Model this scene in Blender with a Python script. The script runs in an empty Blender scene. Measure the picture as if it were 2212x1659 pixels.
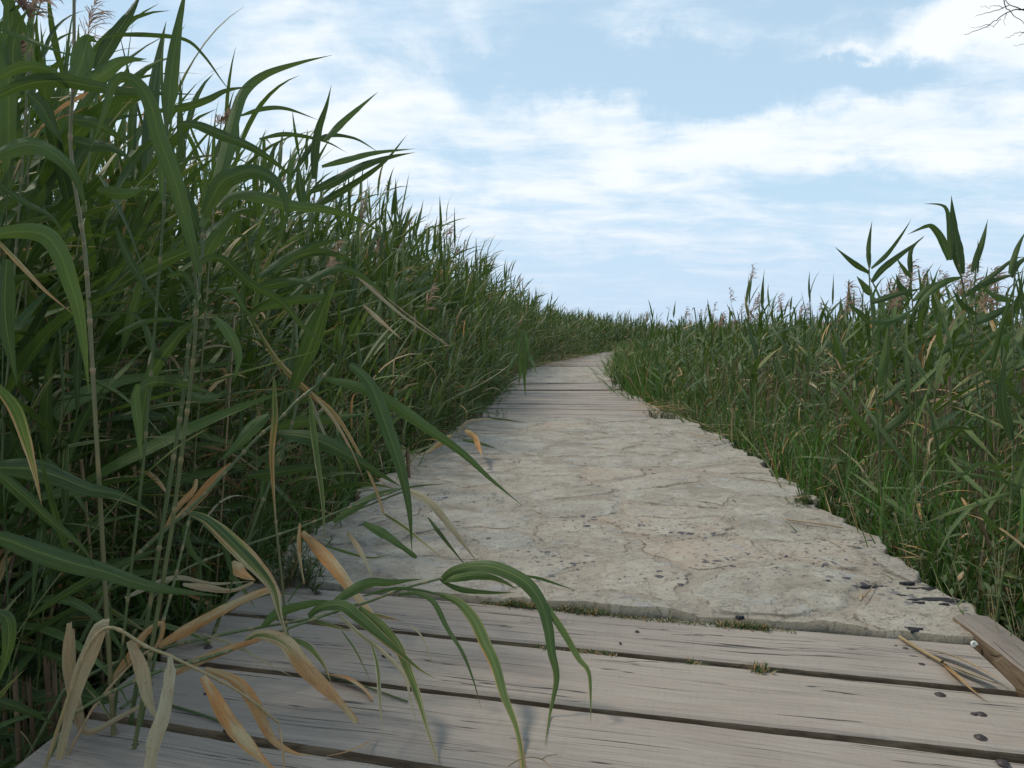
import bpy, math, random
import numpy as np
from mathutils import Vector
R = math.radians
rng = np.random.default_rng(7)
random.seed(7)
sc = bpy.context.scene
col = sc.collection

# ------------------------------------------------------------------ camera
FP = 1650.0                 # focal length in units of a 2212 px wide picture
CAMH = 0.60
PITCH = R(3.8)
cam = bpy.data.cameras.new('camera'); camo = bpy.data.objects.new('camera', cam); col.objects.link(camo)
cam.sensor_width = 36; cam.lens = 36*FP/2212; cam.clip_start = 0.03; cam.clip_end = 20000
camo.location = (0, 0, CAMH); camo.rotation_euler = (math.pi/2 - PITCH, 0, 0)
sc.camera = camo
cp, sp = math.cos(PITCH), math.sin(PITCH)

def ray(px, py):
    a = (px-1106)/FP; b = -(py-829.5)/FP
    return np.array([a, cp + b*sp, -sp + b*cp])
def gnd(px, py, z=0.0):
    d = ray(px, py); t = (z-CAMH)/d[2]
    return np.array([0, 0, CAMH]) + d*t
def at(px, py, dist):        # dist = distance straight ahead (metres along y)
    d = ray(px, py)
    return np.array([0, 0, CAMH]) + d*(dist/d[1])

# ------------------------------------------------------------------ node helpers
def new_mat(name):
    m = bpy.data.materials.new(name); m.use_nodes = True
    nt = m.node_tree; nt.nodes.clear()
    return m, nt
class G:
    def __init__(s, nt): s.nt = nt
    def n(s, t, **kw):
        x = s.nt.nodes.new(t)
        for k, v in kw.items(): setattr(x, k, v)
        return x
    def link(s, a, b): s.nt.links.new(a, b)
    def val(s, sock, v):
        if hasattr(v, 'is_output'): s.link(v, sock)
        elif v is not None: sock.default_value = v
    def math(s, op, a, b=None, c=None, clamp=False):
        x = s.n('ShaderNodeMath', operation=op); x.use_clamp = clamp
        s.val(x.inputs[0], a)
        if b is not None: s.val(x.inputs[1], b)
        if c is not None: s.val(x.inputs[2], c)
        return x.outputs[0]
    def vmath(s, op, a, b=None):
        x = s.n('ShaderNodeVectorMath', operation=op); s.val(x.inputs[0], a)
        if b is not None: s.val(x.inputs[1], b)
        return x.outputs[0]
    def mix(s, f, a, b, blend='MIX'):
        x = s.n('ShaderNodeMix', data_type='RGBA', blend_type=blend)
        s.val(x.inputs[0], f); s.val(x.inputs[6], a); s.val(x.inputs[7], b)
        return x.outputs[2]
    def step(s, v, lo, hi, smooth=True):
        x = s.n('ShaderNodeMapRange'); x.interpolation_type = 'SMOOTHSTEP' if smooth else 'LINEAR'
        s.val(x.inputs[0], v); s.val(x.inputs[1], lo); s.val(x.inputs[2], hi)
        x.inputs[3].default_value = 0; x.inputs[4].default_value = 1
        return x.outputs[0]
    def noise(s, vec, scale, detail=4, rough=.55, dist=0.0, dim='3D'):
        x = s.n('ShaderNodeTexNoise', noise_dimensions=dim)
        if vec is not None: s.link(vec, x.inputs['Vector'])
        x.inputs['Scale'].default_value = scale; x.inputs['Detail'].default_value = detail
        x.inputs['Roughness'].default_value = rough; x.inputs['Distortion'].default_value = dist
        return x.outputs['Fac']
    def vor(s, vec, scale, feature='F1', rnd=1.0):
        x = s.n('ShaderNodeTexVoronoi', feature=feature); s.link(vec, x.inputs['Vector'])
        x.inputs['Scale'].default_value = scale; x.inputs['Randomness'].default_value = rnd
        return x
    def mapping(s, vec, scale=(1,1,1), loc=(0,0,0), rot=(0,0,0)):
        x = s.n('ShaderNodeMapping'); s.link(vec, x.inputs[0])
        x.inputs['Scale'].default_value = scale; x.inputs['Location'].default_value = loc; x.inputs['Rotation'].default_value = rot
        return x.outputs[0]
    def ramp(s, f, stops):
        x = s.n('ShaderNodeValToRGB'); s.link(f, x.inputs[0]); e = x.color_ramp.elements
        while len(e) < len(stops): e.new(.5)
        for i, (p, c) in enumerate(stops): e[i].position = p; e[i].color = (*c, 1)
        return x.outputs[0]
    def bump(s, h, strength, dist=.01, normal=None):
        x = s.n('ShaderNodeBump'); x.inputs['Strength'].default_value = strength
        x.inputs['Distance'].default_value = dist; s.link(h, x.inputs['Height'])
        if normal is not None: s.link(normal, x.inputs['Normal'])
        return x.outputs[0]
    def principled(s, color, rough=.6, spec=.5, normal=None):
        x = s.n('ShaderNodeBsdfPrincipled'); s.val(x.inputs['Base Color'], color)
        s.val(x.inputs['Roughness'], rough); s.val(x.inputs['Specular IOR Level'], spec)
        if normal is not None: s.link(normal, x.inputs['Normal'])
        return x.outputs[0]
    def out(s, sh):
        x = s.n('ShaderNodeOutputMaterial'); s.link(sh, x.inputs[0])

# ---- leaf: attribute lf = (across 0..1, along 0..1, dryness, random); alpha = random
def leaf_material(name, dark, light, yellow):
    m, nt = new_mat(name); g = G(nt)
    at_ = g.n('ShaderNodeAttribute', attribute_name='lf')
    sep = g.n('ShaderNodeSeparateColor'); g.link(at_.outputs['Color'], sep.inputs[0])
    u, v, dry = sep.outputs; rnd = at_.outputs['Alpha']
    pos = g.n('ShaderNodeNewGeometry').outputs['Position']
    # leaf coordinates, stretched along the blade
    cmb = g.n('ShaderNodeCombineXYZ'); g.link(g.math('MULTIPLY', u, 1.0), cmb.inputs[0]); g.link(g.math('MULTIPLY', v, 1.6), cmb.inputs[1]); g.link(g.math('MULTIPLY', rnd, 37.0), cmb.inputs[2])
    lc = cmb.outputs[0]
    n1 = g.noise(lc, 3.0, 4, .6)
    veins = g.noise(g.mapping(lc, (26, .8, 1)), 1.0, 2, .6)
    base = g.mix(g.math('POWER', rnd, 2.3), (*dark, 1), (*light, 1))
    base = g.mix(g.math('MULTIPLY', n1, .35), base, (*yellow, 1))
    base = g.mix(g.math('MULTIPLY', g.step(veins, .35, .75), .5), base, (light[0]*1.5, light[1]*1.45, light[2]*1.3, 1))
    # midrib paler
    mid = g.math('ABSOLUTE', g.math('SUBTRACT', u, .5))
    rib = g.math('SUBTRACT', 1.0, g.step(mid, .02, .07))
    base = g.mix(g.math('MULTIPLY', rib, .45), base, (light[0]*2.2, light[1]*1.7, light[2]*1.5, 1))
    # drying starts at tip and margins
    e = g.math('ADD', g.math('MULTIPLY', v, .45), g.math('MULTIPLY', mid, 1.0))
    stripes = g.noise(g.mapping(lc, (7, .55, 1)), 1.0, 3, .6)
    e = g.math('ADD', e, g.math('MULTIPLY', g.math('SUBTRACT', stripes, .5), 1.5))
    th = g.math('SUBTRACT', 1.25, g.math('MULTIPLY', dry, 1.75))
    dm = g.step(e, g.math('SUBTRACT', th, .02), g.math('ADD', th, .05))
    ye = g.step(e, g.math('SUBTRACT', th, .20), th)
    base = g.mix(g.math('MULTIPLY', ye, .85), base, (.27, .26, .07, 1))
    tan = g.mix(g.step(g.noise(lc, 1.2, 3), .38, .62), (.50, .235, .075, 1), (.50, .38, .20, 1))
    r2 = g.math('FRACT', g.math('MULTIPLY', rnd, 7.3))
    tan = g.mix(g.math('MULTIPLY', g.step(r2, .3, .9), .8), tan, (.40, .37, .24, 1))
    tan = g.mix(g.math('MULTIPLY', g.step(veins, .5, .7), .35), tan, (.25, .16, .08, 1))
    blt = g.step(g.noise(g.mapping(lc, (5, 3.5, 1), (3, 3, 3)), 1.0, 5, .7), .54, .60)
    tan = g.mix(g.math('MULTIPLY', blt, .3), tan, (.20, .105, .045, 1))
    base = g.mix(dm, base, tan)
    # dark spots on dying leaves
    vo = g.vor(g.mapping(lc, (7, 16, 1)), 1.0)
    sm = g.math('MULTIPLY', g.math('SUBTRACT', 1.0, g.step(vo.outputs['Distance'], .13, .22)), g.step(g.noise(lc, 4.5, 2), .44, .50))
    base = g.mix(g.math('MULTIPLY', g.math('MULTIPLY', sm, g.step(dry, .25, .5)), .6), base, (.05, .025, .012, 1))
    nrm = g.bump(g.math('ADD', veins, g.math('MULTIPLY', n1, 1.5)), .6, .0018)
    p = g.principled(base, g.math('ADD', .40, g.math('MULTIPLY', n1, .3)), .36, nrm)
    tr = g.n('ShaderNodeBsdfTranslucent'); g.link(g.mix(.55, base, (.22, .34, .03, 1), 'MIX'), tr.inputs[0])
    trc = g.mix(dm, g.mix(.5, base, (.12, .22, .015, 1)), base); g.link(trc, tr.inputs[0])
    mx = g.n('ShaderNodeMixShader'); mx.inputs[0].default_value = .25
    g.link(p, mx.inputs[1]); g.link(tr.outputs[0], mx.inputs[2]); g.out(mx.outputs[0])
    return m
M = {}
M['leaf'] = leaf_material('reed_leaf', (.007, .026, .012), (.095, .150, .042), (.11, .14, .028))
M['grass'] = leaf_material('grass_blade', (.030, .095, .018), (.100, .215, .040), (.13, .20, .04))
M['weed'] = leaf_material('weed_leaf', (.025, .048, .02), (.075, .115, .04), (.20, .24, .11))

def stem_mat(name, ca, cb, cn):
    m, nt = new_mat(name); g = G(nt)
    a = g.n('ShaderNodeAttribute', attribute_name='lf'); sep = g.n('ShaderNodeSeparateColor'); g.link(a.outputs['Color'], sep.inputs[0])
    u, v, dry = sep.outputs; rnd = a.outputs['Alpha']
    pos = g.n('ShaderNodeNewGeometry').outputs['Position']
    n = g.noise(pos, 9, 3); f = g.noise(g.mapping(pos, (300, 300, 12)), 1.0, 2)
    c = g.mix(g.step(g.math('ADD', g.math('MULTIPLY', rnd, .6), g.math('MULTIPLY', n, .5)), .2, .85), (*ca, 1), (*cb, 1))
    c = g.mix(dry, c, g.mix(n, (.42, .33, .17, 1), (.23, .12, .055, 1)))
    c = g.mix(g.math('MULTIPLY', g.step(f, .4, .7), .3), c, (*cn, 1))
    # node rings every joint
    fr = g.math('ABSOLUTE', g.math('SUBTRACT', g.math('FRACT', g.math('MULTIPLY', v, 7.0)), .5))
    c = g.mix(g.math('MULTIPLY', g.step(fr, .47, .495), .6), c, (.30, .22, .09, 1))
    g.out(g.principled(c, .45, .5, g.bump(f, .2, .001)))
    return m
M['stem'] = stem_mat('reed_stem', (.055, .10, .03), (.14, .17, .055), (.035, .055, .015))
M['deadstem'] = stem_mat('dead_reed_stem', (.10, .055, .032), (.20, .14, .08), (.05, .028, .016))

m, nt = new_mat('reed_plume'); g = G(nt)
a = g.n('ShaderNodeAttribute', attribute_name='lf')
c = g.mix(a.outputs['Alpha'], (.26, .155, .12, 1), (.46, .33, .235, 1))
p = g.principled(c, .8, .2); tr = g.n('ShaderNodeBsdfTranslucent'); g.link(c, tr.inputs[0])
mx = g.n('ShaderNodeMixShader'); mx.inputs[0].default_value = .4; g.link(p, mx.inputs[1]); g.link(tr.outputs[0], mx.inputs[2]); g.out(mx.outputs[0])
M['plume'] = m

m, nt = new_mat('dark_earth'); g = G(nt)
pos = g.n('ShaderNodeNewGeometry').outputs['Position']
n = g.noise(pos, 3, 6, .65); n2 = g.noise(pos, 40, 5, .7)
c = g.mix(n, (.010, .008, .006, 1), (.04, .03, .018, 1)); c = g.mix(g.math('MULTIPLY', g.step(n2, .5, .7), .5), c, (.13, .09, .05, 1))
c = g.mix(g.step(g.noise(pos, .25, 3), .4, .65), c, (.02, .028, .01, 1))
g.out(g.principled(c, .95, .1, g.bump(n2, .8, .03)))
M['earth'] = m

# weathered plank wood (object coordinates: x along the board)
def wood_mat(name, tone, warm):
    m, nt = new_mat(name); g = G(nt)
    tc = g.n('ShaderNodeTexCoord').outputs['Object']; oi = g.n('ShaderNodeObjectInfo').outputs['Random']
    off = g.n('ShaderNodeCombineXYZ'); g.link(g.math('MULTIPLY', oi, 53.0), off.inputs[0]); g.link(g.math('MULTIPLY', oi, 19.0), off.inputs[1]); g.link(g.math('MULTIPLY', oi, 31.0), off.inputs[2])
    p = g.vmath('ADD', tc, off.outputs[0])
    warp = g.n('ShaderNodeCombineXYZ')
    w = g.noise(g.mapping(p, (1.6, 3, 3)), 1.0, 3)
    g.link(g.math('MULTIPLY', g.math('SUBTRACT', w, .5), .05), warp.inputs[1])
    pw = g.vmath('ADD', p, warp.outputs[0])
    grain = g.noise(g.mapping(pw, (7, 190, 60)), 1.0, 5, .7)
    grain2 = g.noise(g.mapping(pw, (2.0, 40, 20)), 1.0, 4, .65)
    fine = g.noise(g.mapping(pw, (14, 420, 200)), 1.0, 3, .6)
    cross = g.noise(g.mapping(p, (160, 20, 20)), 1.0, 3, .6)
    blot = g.noise(g.mapping(p, (2.2, 6, 4)), 1.0, 5, .6)
    t = tone
    c = g.mix(g.step(grain, .3, .7), (t*.97, t*.805, t*.65, 1), (t*1.18, t*1.01, t*.83, 1))
    c = g.mix(g.math('MULTIPLY', g.step(grain2, .45, .68), .22), c, (t*.66, t*.60, t*.53, 1))
    c = g.mix(g.math('MULTIPLY', g.step(blot, .42, .70), .6), c, (t*.74*warm, t*.65, t*.53, 1))
    c = g.mix(g.math('MULTIPLY', g.step(cross, .52, .66), .16), c, (t*.6, t*.56, t*.5, 1))
    oi2 = g.math('FRACT', g.math('MULTIPLY', oi, 9.7))
    c = g.mix(g.math('MULTIPLY', oi2, .25), c, (t*.78, t*.72, t*.64, 1))
    ln_ = g.noise(g.mapping(pw, (2.0, 70, 30), (1, 4, 2)), 1.0, 3, .5)
    ln_ = g.math('SUBTRACT', 1.0, g.step(g.math('ABSOLUTE', g.math('SUBTRACT', ln_, .5)), .0, .03))
    c = g.mix(g.math('MULTIPLY', g.math('MULTIPLY', ln_, g.step(blot, .3, .6)), .5), c, (t*.52, t*.46, t*.40, 1))
    # drying cracks: long thin dark splits, present only in some areas
    cr = g.noise(g.mapping(pw, (1.5, 62, 8), (3, 7, 1)), 1.0, 2.5, .45)
    cr = g.math('SUBTRACT', 1.0, g.step(g.math('ABSOLUTE', g.math('SUBTRACT', cr, .5)), .0025, .0085))
    area = g.step(g.noise(g.mapping(p, (1.5, 9, 5), (9, 2, 4)), 1.0, 3), .47, .55)
    crk = g.math('MULTIPLY', cr, area)
    c = g.mix(g.math('MULTIPLY', crk, .88), c, (.022, .018, .015, 1))
    vc = g.n('ShaderNodeTexVoronoi', feature='F1'); vm = g.mapping(pw, (4.2, 30, .01), (5, 1, 0)); g.link(vm, vc.inputs['Vector']); vc.inputs['Scale'].default_value = 1.0
    dv = g.n('ShaderNodeSeparateXYZ'); g.link(g.vmath('SUBTRACT', vm, vc.outputs['Position']), dv.inputs[0])
    cs_ = g.n('ShaderNodeSeparateColor'); g.link(vc.outputs['Color'], cs_.inputs[0])
    wob_ = g.math('MULTIPLY', g.math('SUBTRACT', g.noise(g.mapping(p, (40, 3, 3)), 1.0, 2), .5), .07)
    hw = g.math('MULTIPLY', g.math('MAXIMUM', g.math('SUBTRACT', 1.0, g.math('MULTIPLY', g.math('ABSOLUTE', dv.outputs[0]), 2.3)), 0.0), g.math('MULTIPLY', cs_.outputs[1], .05))
    ck = g.math('GREATER_THAN', hw, g.math('ABSOLUTE', g.math('ADD', dv.outputs[1], wob_)))
    ck = g.math('MULTIPLY', ck, g.step(cs_.outputs[0], .55, .6)); ck = g.math('MULTIPLY', ck, g.step(g.noise(g.mapping(p, (.9, 3, 3), (2, 2, 8)), 1.0, 2), .42, .5))
    crk = g.math('MAXIMUM', crk, ck)
    c = g.mix(g.math('MULTIPLY', ck, .9), c, (.02, .016, .013, 1))
    # knots
    kv = g.vor(g.mapping(p, (2.2, 6.5, .01), (2, 3, 0)), 1.0)
    kr = kv.outputs['Distance']
    kmask = g.math('SUBTRACT', 1.0, g.step(kr, .06, .17))
    rings = g.math('SINE', g.math('MULTIPLY', kr, 170.0))
    c = g.mix(g.math('MULTIPLY', g.math('MULTIPLY', kmask, g.step(rings, -.2, .9)), .5), c, (t*.45, t*.36, t*.28, 1))
    # sawn side faces are browner, fresher wood
    nz = g.n('ShaderNodeSeparateXYZ'); g.link(g.n('ShaderNodeNewGeometry').outputs['True Normal'], nz.inputs[0])
    side = g.math('SUBTRACT', 1.0, g.step(nz.outputs[2], .3, .75))
    c = g.mix(side, c, g.mix(g.step(grain, .35, .65), (.13*t/.29, .088*t/.29, .055*t/.29, 1), (.30*t/.29, .22*t/.29, .14*t/.29, 1)))
    h = g.math('ADD', g.math('MULTIPLY', grain, .6), g.math('MULTIPLY', fine, .35))
    h = g.math('SUBTRACT', h, g.math('MULTIPLY', crk, 2.2))
    g.out(g.principled(c, .82, .25, g.bump(h, .7, .0035)))
    return m
M['wood'] = wood_mat('weathered_wood', .29, 1.12)
M['wood2'] = wood_mat('brown_wood', .20, 1.25)

m, nt = new_mat('rusty_bolt'); g = G(nt)
pos = g.n('ShaderNodeNewGeometry').outputs['Position']; n = g.noise(pos, 260, 3)
g.out(g.principled(g.mix(n, (.010, .008, .009, 1), (.055, .032, .024, 1)), .55, .5, g.bump(n, .4, .002))); M['rust'] = m

# stone paving: attribute st = (joint, stone random, lichen density, side)
m, nt = new_mat('pale_flagstone'); g = G(nt)
pos = g.n('ShaderNodeNewGeometry').outputs['Position']
a = g.n('ShaderNodeAttribute', attribute_name='st'); sep = g.n('ShaderNodeSeparateColor'); g.link(a.outputs['Color'], sep.inputs[0])
joint, rs, lich = sep.outputs
n1 = g.noise(pos, 5, 8, .65); n2 = g.noise(pos, 45, 6, .7); n3 = g.noise(pos, 170, 4, .7)
c = g.mix(g.step(n1, .3, .7), (.235, .202, .158, 1), (.37, .337, .275, 1))
c = g.mix(g.math('MULTIPLY', g.step(rs, .1, .9), .45), c, g.mix(g.math('FRACT', g.math('MULTIPLY', rs, 5.7)), (.33, .315, .28, 1), (.43, .335, .25, 1)))
c = g.mix(g.math('MULTIPLY', g.step(n2, .48, .68), .42), c, (.27, .235, .18, 1))
c = g.mix(g.math('MULTIPLY', g.step(g.noise(pos, 14, 5, .7), .52, .66), .5), c, (.43, .40, .325, 1))
c = g.mix(g.math('MULTIPLY', g.step(n3, .6, .72), .4), c, (.15, .13, .105, 1))
pit = g.math('MULTIPLY', g.step(g.noise(g.mapping(pos, (26, 44, 1)), 1.0, 5, .75), .585, .62), g.step(g.noise(pos, 4, 3), .40, .60))
c = g.mix(g.math('MULTIPLY', pit, .42), c, (.11, .095, .08, 1))  # small shadows of the pits, painted into the stone colour as dark streaks
c = g.mix(g.math('MULTIPLY', g.step(joint, .2, .9), .5), c, g.mix(n2, (.17, .135, .10, 1), (.34, .285, .22, 1)))
# thin broken crack at the joint border
jb = g.math('MULTIPLY', g.step(joint, .1, .45), g.math('SUBTRACT', 1.0, g.step(joint, .6, .95)))
c = g.mix(g.math('MULTIPLY', g.math('MULTIPLY', jb, g.step(g.noise(pos, 7, 4, .7), .46, .58)), .75), c, (.10, .08, .06, 1))
# grey-blue weathering patches
c = g.mix(g.math('MULTIPLY', g.step(g.noise(pos, 9, 6, .7), .56, .68), .55), c, (.31, .31, .315, 1))
# lichen spots
wv = g.vmath('ADD', pos, g.vmath('MULTIPLY', g.n('ShaderNodeTexNoise').outputs['Color'], (0, 0, 0)))
nz_ = g.n('ShaderNodeTexNoise'); g.link(pos, nz_.inputs['Vector']); nz_.inputs['Scale'].default_value = 90; nz_.inputs['Detail'].default_value = 3
wv = g.vmath('ADD', pos, g.vmath('MULTIPLY', g.vmath('SUBTRACT', nz_.outputs['Color'], (.5, .5, .5)), (.014, .014, 0)))
wv = g.vmath('MULTIPLY', wv, (1, 1, 0))
for sc_, lo in ((30.0, .0), (62.0, .0)):
    vo = g.vor(wv, sc_); cs = g.n('ShaderNodeSeparateColor'); g.link(vo.outputs['Color'], cs.inputs[0])
    rad = g.math('MULTIPLY', g.step(cs.outputs[0], g.math('SUBTRACT', 1.0, lich), g.math('ADD', 1.12, g.math('MULTIPLY', lich, -.5)), False), .36)
    sp_ = g.math('SUBTRACT', 1.0, g.step(g.math('SUBTRACT', vo.outputs['Distance'], rad), -.05, .03))
    sp_ = g.math('MULTIPLY', sp_, g.step(rad, .02, .06))
    c = g.mix(g.math('MULTIPLY', sp_, .85), c, (.055, .055, .07, 1))
nz = g.n('ShaderNodeSeparateXYZ'); g.link(g.n('ShaderNodeNewGeometry').outputs['True Normal'], nz.inputs[0])
c = g.mix(g.math('SUBTRACT', 1.0, g.step(nz.outputs[2], .1, .6)), c, g.mix(n2, (.10, .085, .055, 1), (.33, .29, .22, 1)))
nF = g.noise(g.mapping(pos, (1, 1, .2)), 7.5, 8, .62)
led = g.math('ADD', g.math('ADD', g.step(nF, .44, .455), g.step(nF, .53, .54)), g.step(nF, .60, .612))
lin = g.math('ADD', g.math('SUBTRACT', 1.0, g.step(g.math('ABSOLUTE', g.math('SUBTRACT', nF, .448)), .001, .007)), g.math('SUBTRACT', 1.0, g.step(g.math('ABSOLUTE', g.math('SUBTRACT', nF, .535)), .001, .005)))
c = g.mix(g.math('MULTIPLY', g.math('MULTIPLY', lin, g.step(n2, .42, .58)), .55), c, (.13, .11, .085, 1))
c = g.mix(g.math('MULTIPLY', g.step(nF, .54, .545), .22), c, (.42, .40, .34, 1))
h = g.math('ADD', g.math('ADD', g.math('SUBTRACT', g.math('MULTIPLY', led, .35), g.math('MULTIPLY', pit, .4)), g.math('MULTIPLY', n1, 1.2)), g.math('ADD', g.math('MULTIPLY', n2, .8), g.math('MULTIPLY', n3, .3)))
g.out(g.principled(c, .9, .2, g.bump(h, .72, .011)))
M['stone'] = m

m, nt = new_mat('bark'); g = G(nt)
pos = g.n('ShaderNodeNewGeometry').outputs['Position']; n = g.noise(g.mapping(pos, (12, 12, 3)), 1.0, 5)
g.out(g.principled(g.mix(n, (.05, .04, .045, 1), (.16, .13, .12, 1)), .85, .2, g.bump(n, .6, .02))); M['bark'] = m
m, nt = new_mat('moss'); g = G(nt)
pos = g.n('ShaderNodeNewGeometry').outputs['Position']; n = g.noise(pos, 60, 4)
g.out(g.principled(g.mix(n, (.04, .05, .02, 1), (.13, .14, .05, 1)), .95, .1)); M['moss'] = m
m, nt = new_mat('black_lichen'); g = G(nt)
pos = g.n('ShaderNodeNewGeometry').outputs['Position']; n = g.noise(pos, 300, 4)
g.out(g.principled(g.mix(n, (.012, .012, .014, 1), (.05, .05, .055, 1)), .9, .2, g.bump(n, .8, .003))); M['blacklichen'] = m

# ------------------------------------------------------------------ mesh accumulation
class Acc:
    def __init__(s): s.V = []; s.F = []; s.A = []; s.M = []; s.n = 0
    def add(s, V, F, A, mi=0):
        V = np.asarray(V, np.float32).reshape(-1, 3); F = np.asarray(F, np.int32).reshape(-1, 4)
        s.V.append(V); s.F.append(F + s.n); s.A.append(np.asarray(A, np.float32).reshape(-1, 4))
        s.M.append(np.full(len(F), mi, np.int32)); s.n += len(V)
    def build(s, name, mats, parent=None, attr='lf', loc=None, smooth=True):
        V = np.concatenate(s.V); F = np.concatenate(s.F); A = np.concatenate(s.A); Mi = np.concatenate(s.M)
        if loc is not None: V = V - np.asarray(loc, np.float32)
        me = bpy.data.meshes.new(name)
        me.vertices.add(len(V)); me.vertices.foreach_set('co', V.ravel())
        me.loops.add(len(F)*4); me.loops.foreach_set('vertex_index', F.ravel())
        me.polygons.add(len(F)); me.polygons.foreach_set('loop_start', np.arange(0, len(F)*4, 4, dtype=np.int32))
        me.polygons.foreach_set('material_index', Mi)
        me.polygons.foreach_set('use_smooth', np.full(len(F), smooth))
        me.update(calc_edges=True)
        at_ = me.attributes.new(attr, 'FLOAT_COLOR', 'POINT'); at_.data.foreach_set('color', A.ravel())
        for mm in (mats if isinstance(mats, (list, tuple)) else [mats]): me.materials.append(mm)
        o = bpy.data.objects.new(name, me); col.objects.link(o)
        if loc is not None and parent is None: o.location = loc
        if parent is not None: o.parent = parent
        return o
def tag(o, label=None, cat=None, group=None, kind=None):
    for k, v in (('label', label), ('category', cat), ('group', group), ('kind', kind)):
        if v: o[k] = v
    return o
def empty(name, loc, label, cat, group=None):
    o = bpy.data.objects.new(name, None); col.objects.link(o); o.location = tuple(float(x) for x in loc); o.empty_display_size = .1
    return tag(o, label, cat, group)

def norm(a): return a/np.maximum(np.linalg.norm(a, axis=-1, keepdims=True), 1e-9)
def strip_faces(N, S, C):
    i = np.arange(N)[:, None, None]*S*C + np.arange(S-1)[None, :, None]*C + np.arange(C-1)[None, None, :]
    return np.stack([i, i+1, i+1+C, i+C], -1).reshape(-1, 4)

def blade_profile(s, base=.45, peak=.3):
    up = base + (1-base)*np.sin(np.clip(s/peak, 0, 1)*math.pi/2)
    x = np.clip((s-peak)/(1-peak), 0, 1); dn = (1-x)**1.2*(1+.75*x)
    return np.where(s < peak, up, dn)*(1) + .015

def leaves(P0, az, el, L, W, bend, wind, tw0, tw1, dry, rnd, S=9, C=3, windaz=0.0, fold=.16, peak=.3, kink=None):
    """batch of arching blades; every argument an array of length N."""
    N = len(P0); s = np.linspace(0, 1, S)[None, :]
    f = lambda a: np.asarray(a, float)[:, None]*np.ones((1, S))
    dz = (windaz - az + math.pi) % (2*math.pi) - math.pi
    AZ = f(az) + f(dz)*f(wind)*s
    EL = f(el) - f(bend)*s**1.4
    if kink is not None: EL = EL - f(kink)[:, :]*(s > .5)
    D = np.stack([np.cos(EL)*np.cos(AZ), np.cos(EL)*np.sin(AZ), np.sin(EL)], -1)
    st = D*(np.asarray(L)[:, None, None]/(S-1))
    P = np.asarray(P0)[:, None, :] + np.concatenate([np.zeros((N, 1, 3)), np.cumsum(st[:, :-1], 1)], 1)
    side = np.stack([np.sin(AZ), -np.cos(AZ), np.zeros_like(AZ)], -1)
    nn = np.cross(side, D)
    T = (f(tw0) + f(tw1)*s)[..., None]
    sd = np.cos(T)*side + np.sin(T)*nn; nn2 = np.cross(sd, D)
    w = f(W)*blade_profile(s, .4, peak)
    cols = np.linspace(-.5, .5, C)
    V = P[:, :, None, :] + sd[:, :, None, :]*(w[:, :, None]*cols[None, None, :])[..., None]
    if C >= 3:
        V[:, :, C//2, :] -= nn2*(w*fold)[..., None]
    A = np.zeros((N, S, C, 4)); A[..., 0] = (cols+.5); A[..., 1] = s[..., None]
    A[..., 2] = np.asarray(dry)[:, None, None]; A[..., 3] = np.asarray(rnd)[:, None, None]
    return V.reshape(-1, 3), strip_faces(N, S, C), A.reshape(-1, 4)

def tubes(P, Rr, dry, rnd, C=4):
    """P [N,S,3] centre lines, Rr [N,S] radii"""
    N, S, _ = P.shape
    T = norm(np.gradient(P, axis=1)); ref = np.array([0.31, .95, .05]); a = norm(np.cross(T, ref[None, None, :])); b = np.cross(T, a)
    th = np.linspace(0, 2*math.pi, C+1)
    V = P[:, :, None, :] + Rr[:, :, None, None]*(np.cos(th)[None, None, :, None]*a[:, :, None, :] + np.sin(th)[None, None, :, None]*b[:, :, None, :])
    A = np.zeros((N, S, C+1, 4)); A[..., 0] = th/(2*math.pi); A[..., 1] = np.linspace(0, 1, S)[None, :, None]
    A[..., 2] = np.asarray(dry)[:, None, None]; A[..., 3] = np.asarray(rnd)[:, None, None]
    return V.reshape(-1, 3), strip_faces(N, S, C+1), A.reshape(-1, 4)

def plume(tipP, dirv, size, lod=0):
    """feathery drooping panicle: arrays for N plumes"""
    N = len(tipP); K = [70, 26, 9][lod]
    t = rng.random((N, K))
    P0 = tipP[:, None, :] + dirv[:, None, :]*(t*size[:, None])[..., None]
    az = rng.uniform(-1.9, 1.9, (N, K)); el = rng.uniform(.2, 1.2, (N, K))
    L = size[:, None]*rng.uniform(.35, .75, (N, K))*(1.1-.6*t); W = np.full((N, K), [.0035, .007, .016][lod])*(1+size[:, None]*0)
    r = lambda x: x.reshape(-1) if x.ndim == 2 else x.reshape(-1, 3)
    n = N*K
    return leaves(r(P0), r(az), r(el), r(L), r(W), rng.uniform(.9, 2.2, n), np.full(n, .3), rng.uniform(-1, 1, n), rng.uniform(-2, 2, n), np.zeros(n), np.repeat(rng.random(N), K)*.5+rng.random(n)*.5, S=[6, 4, 3][lod], C=2, peak=.5)

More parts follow.
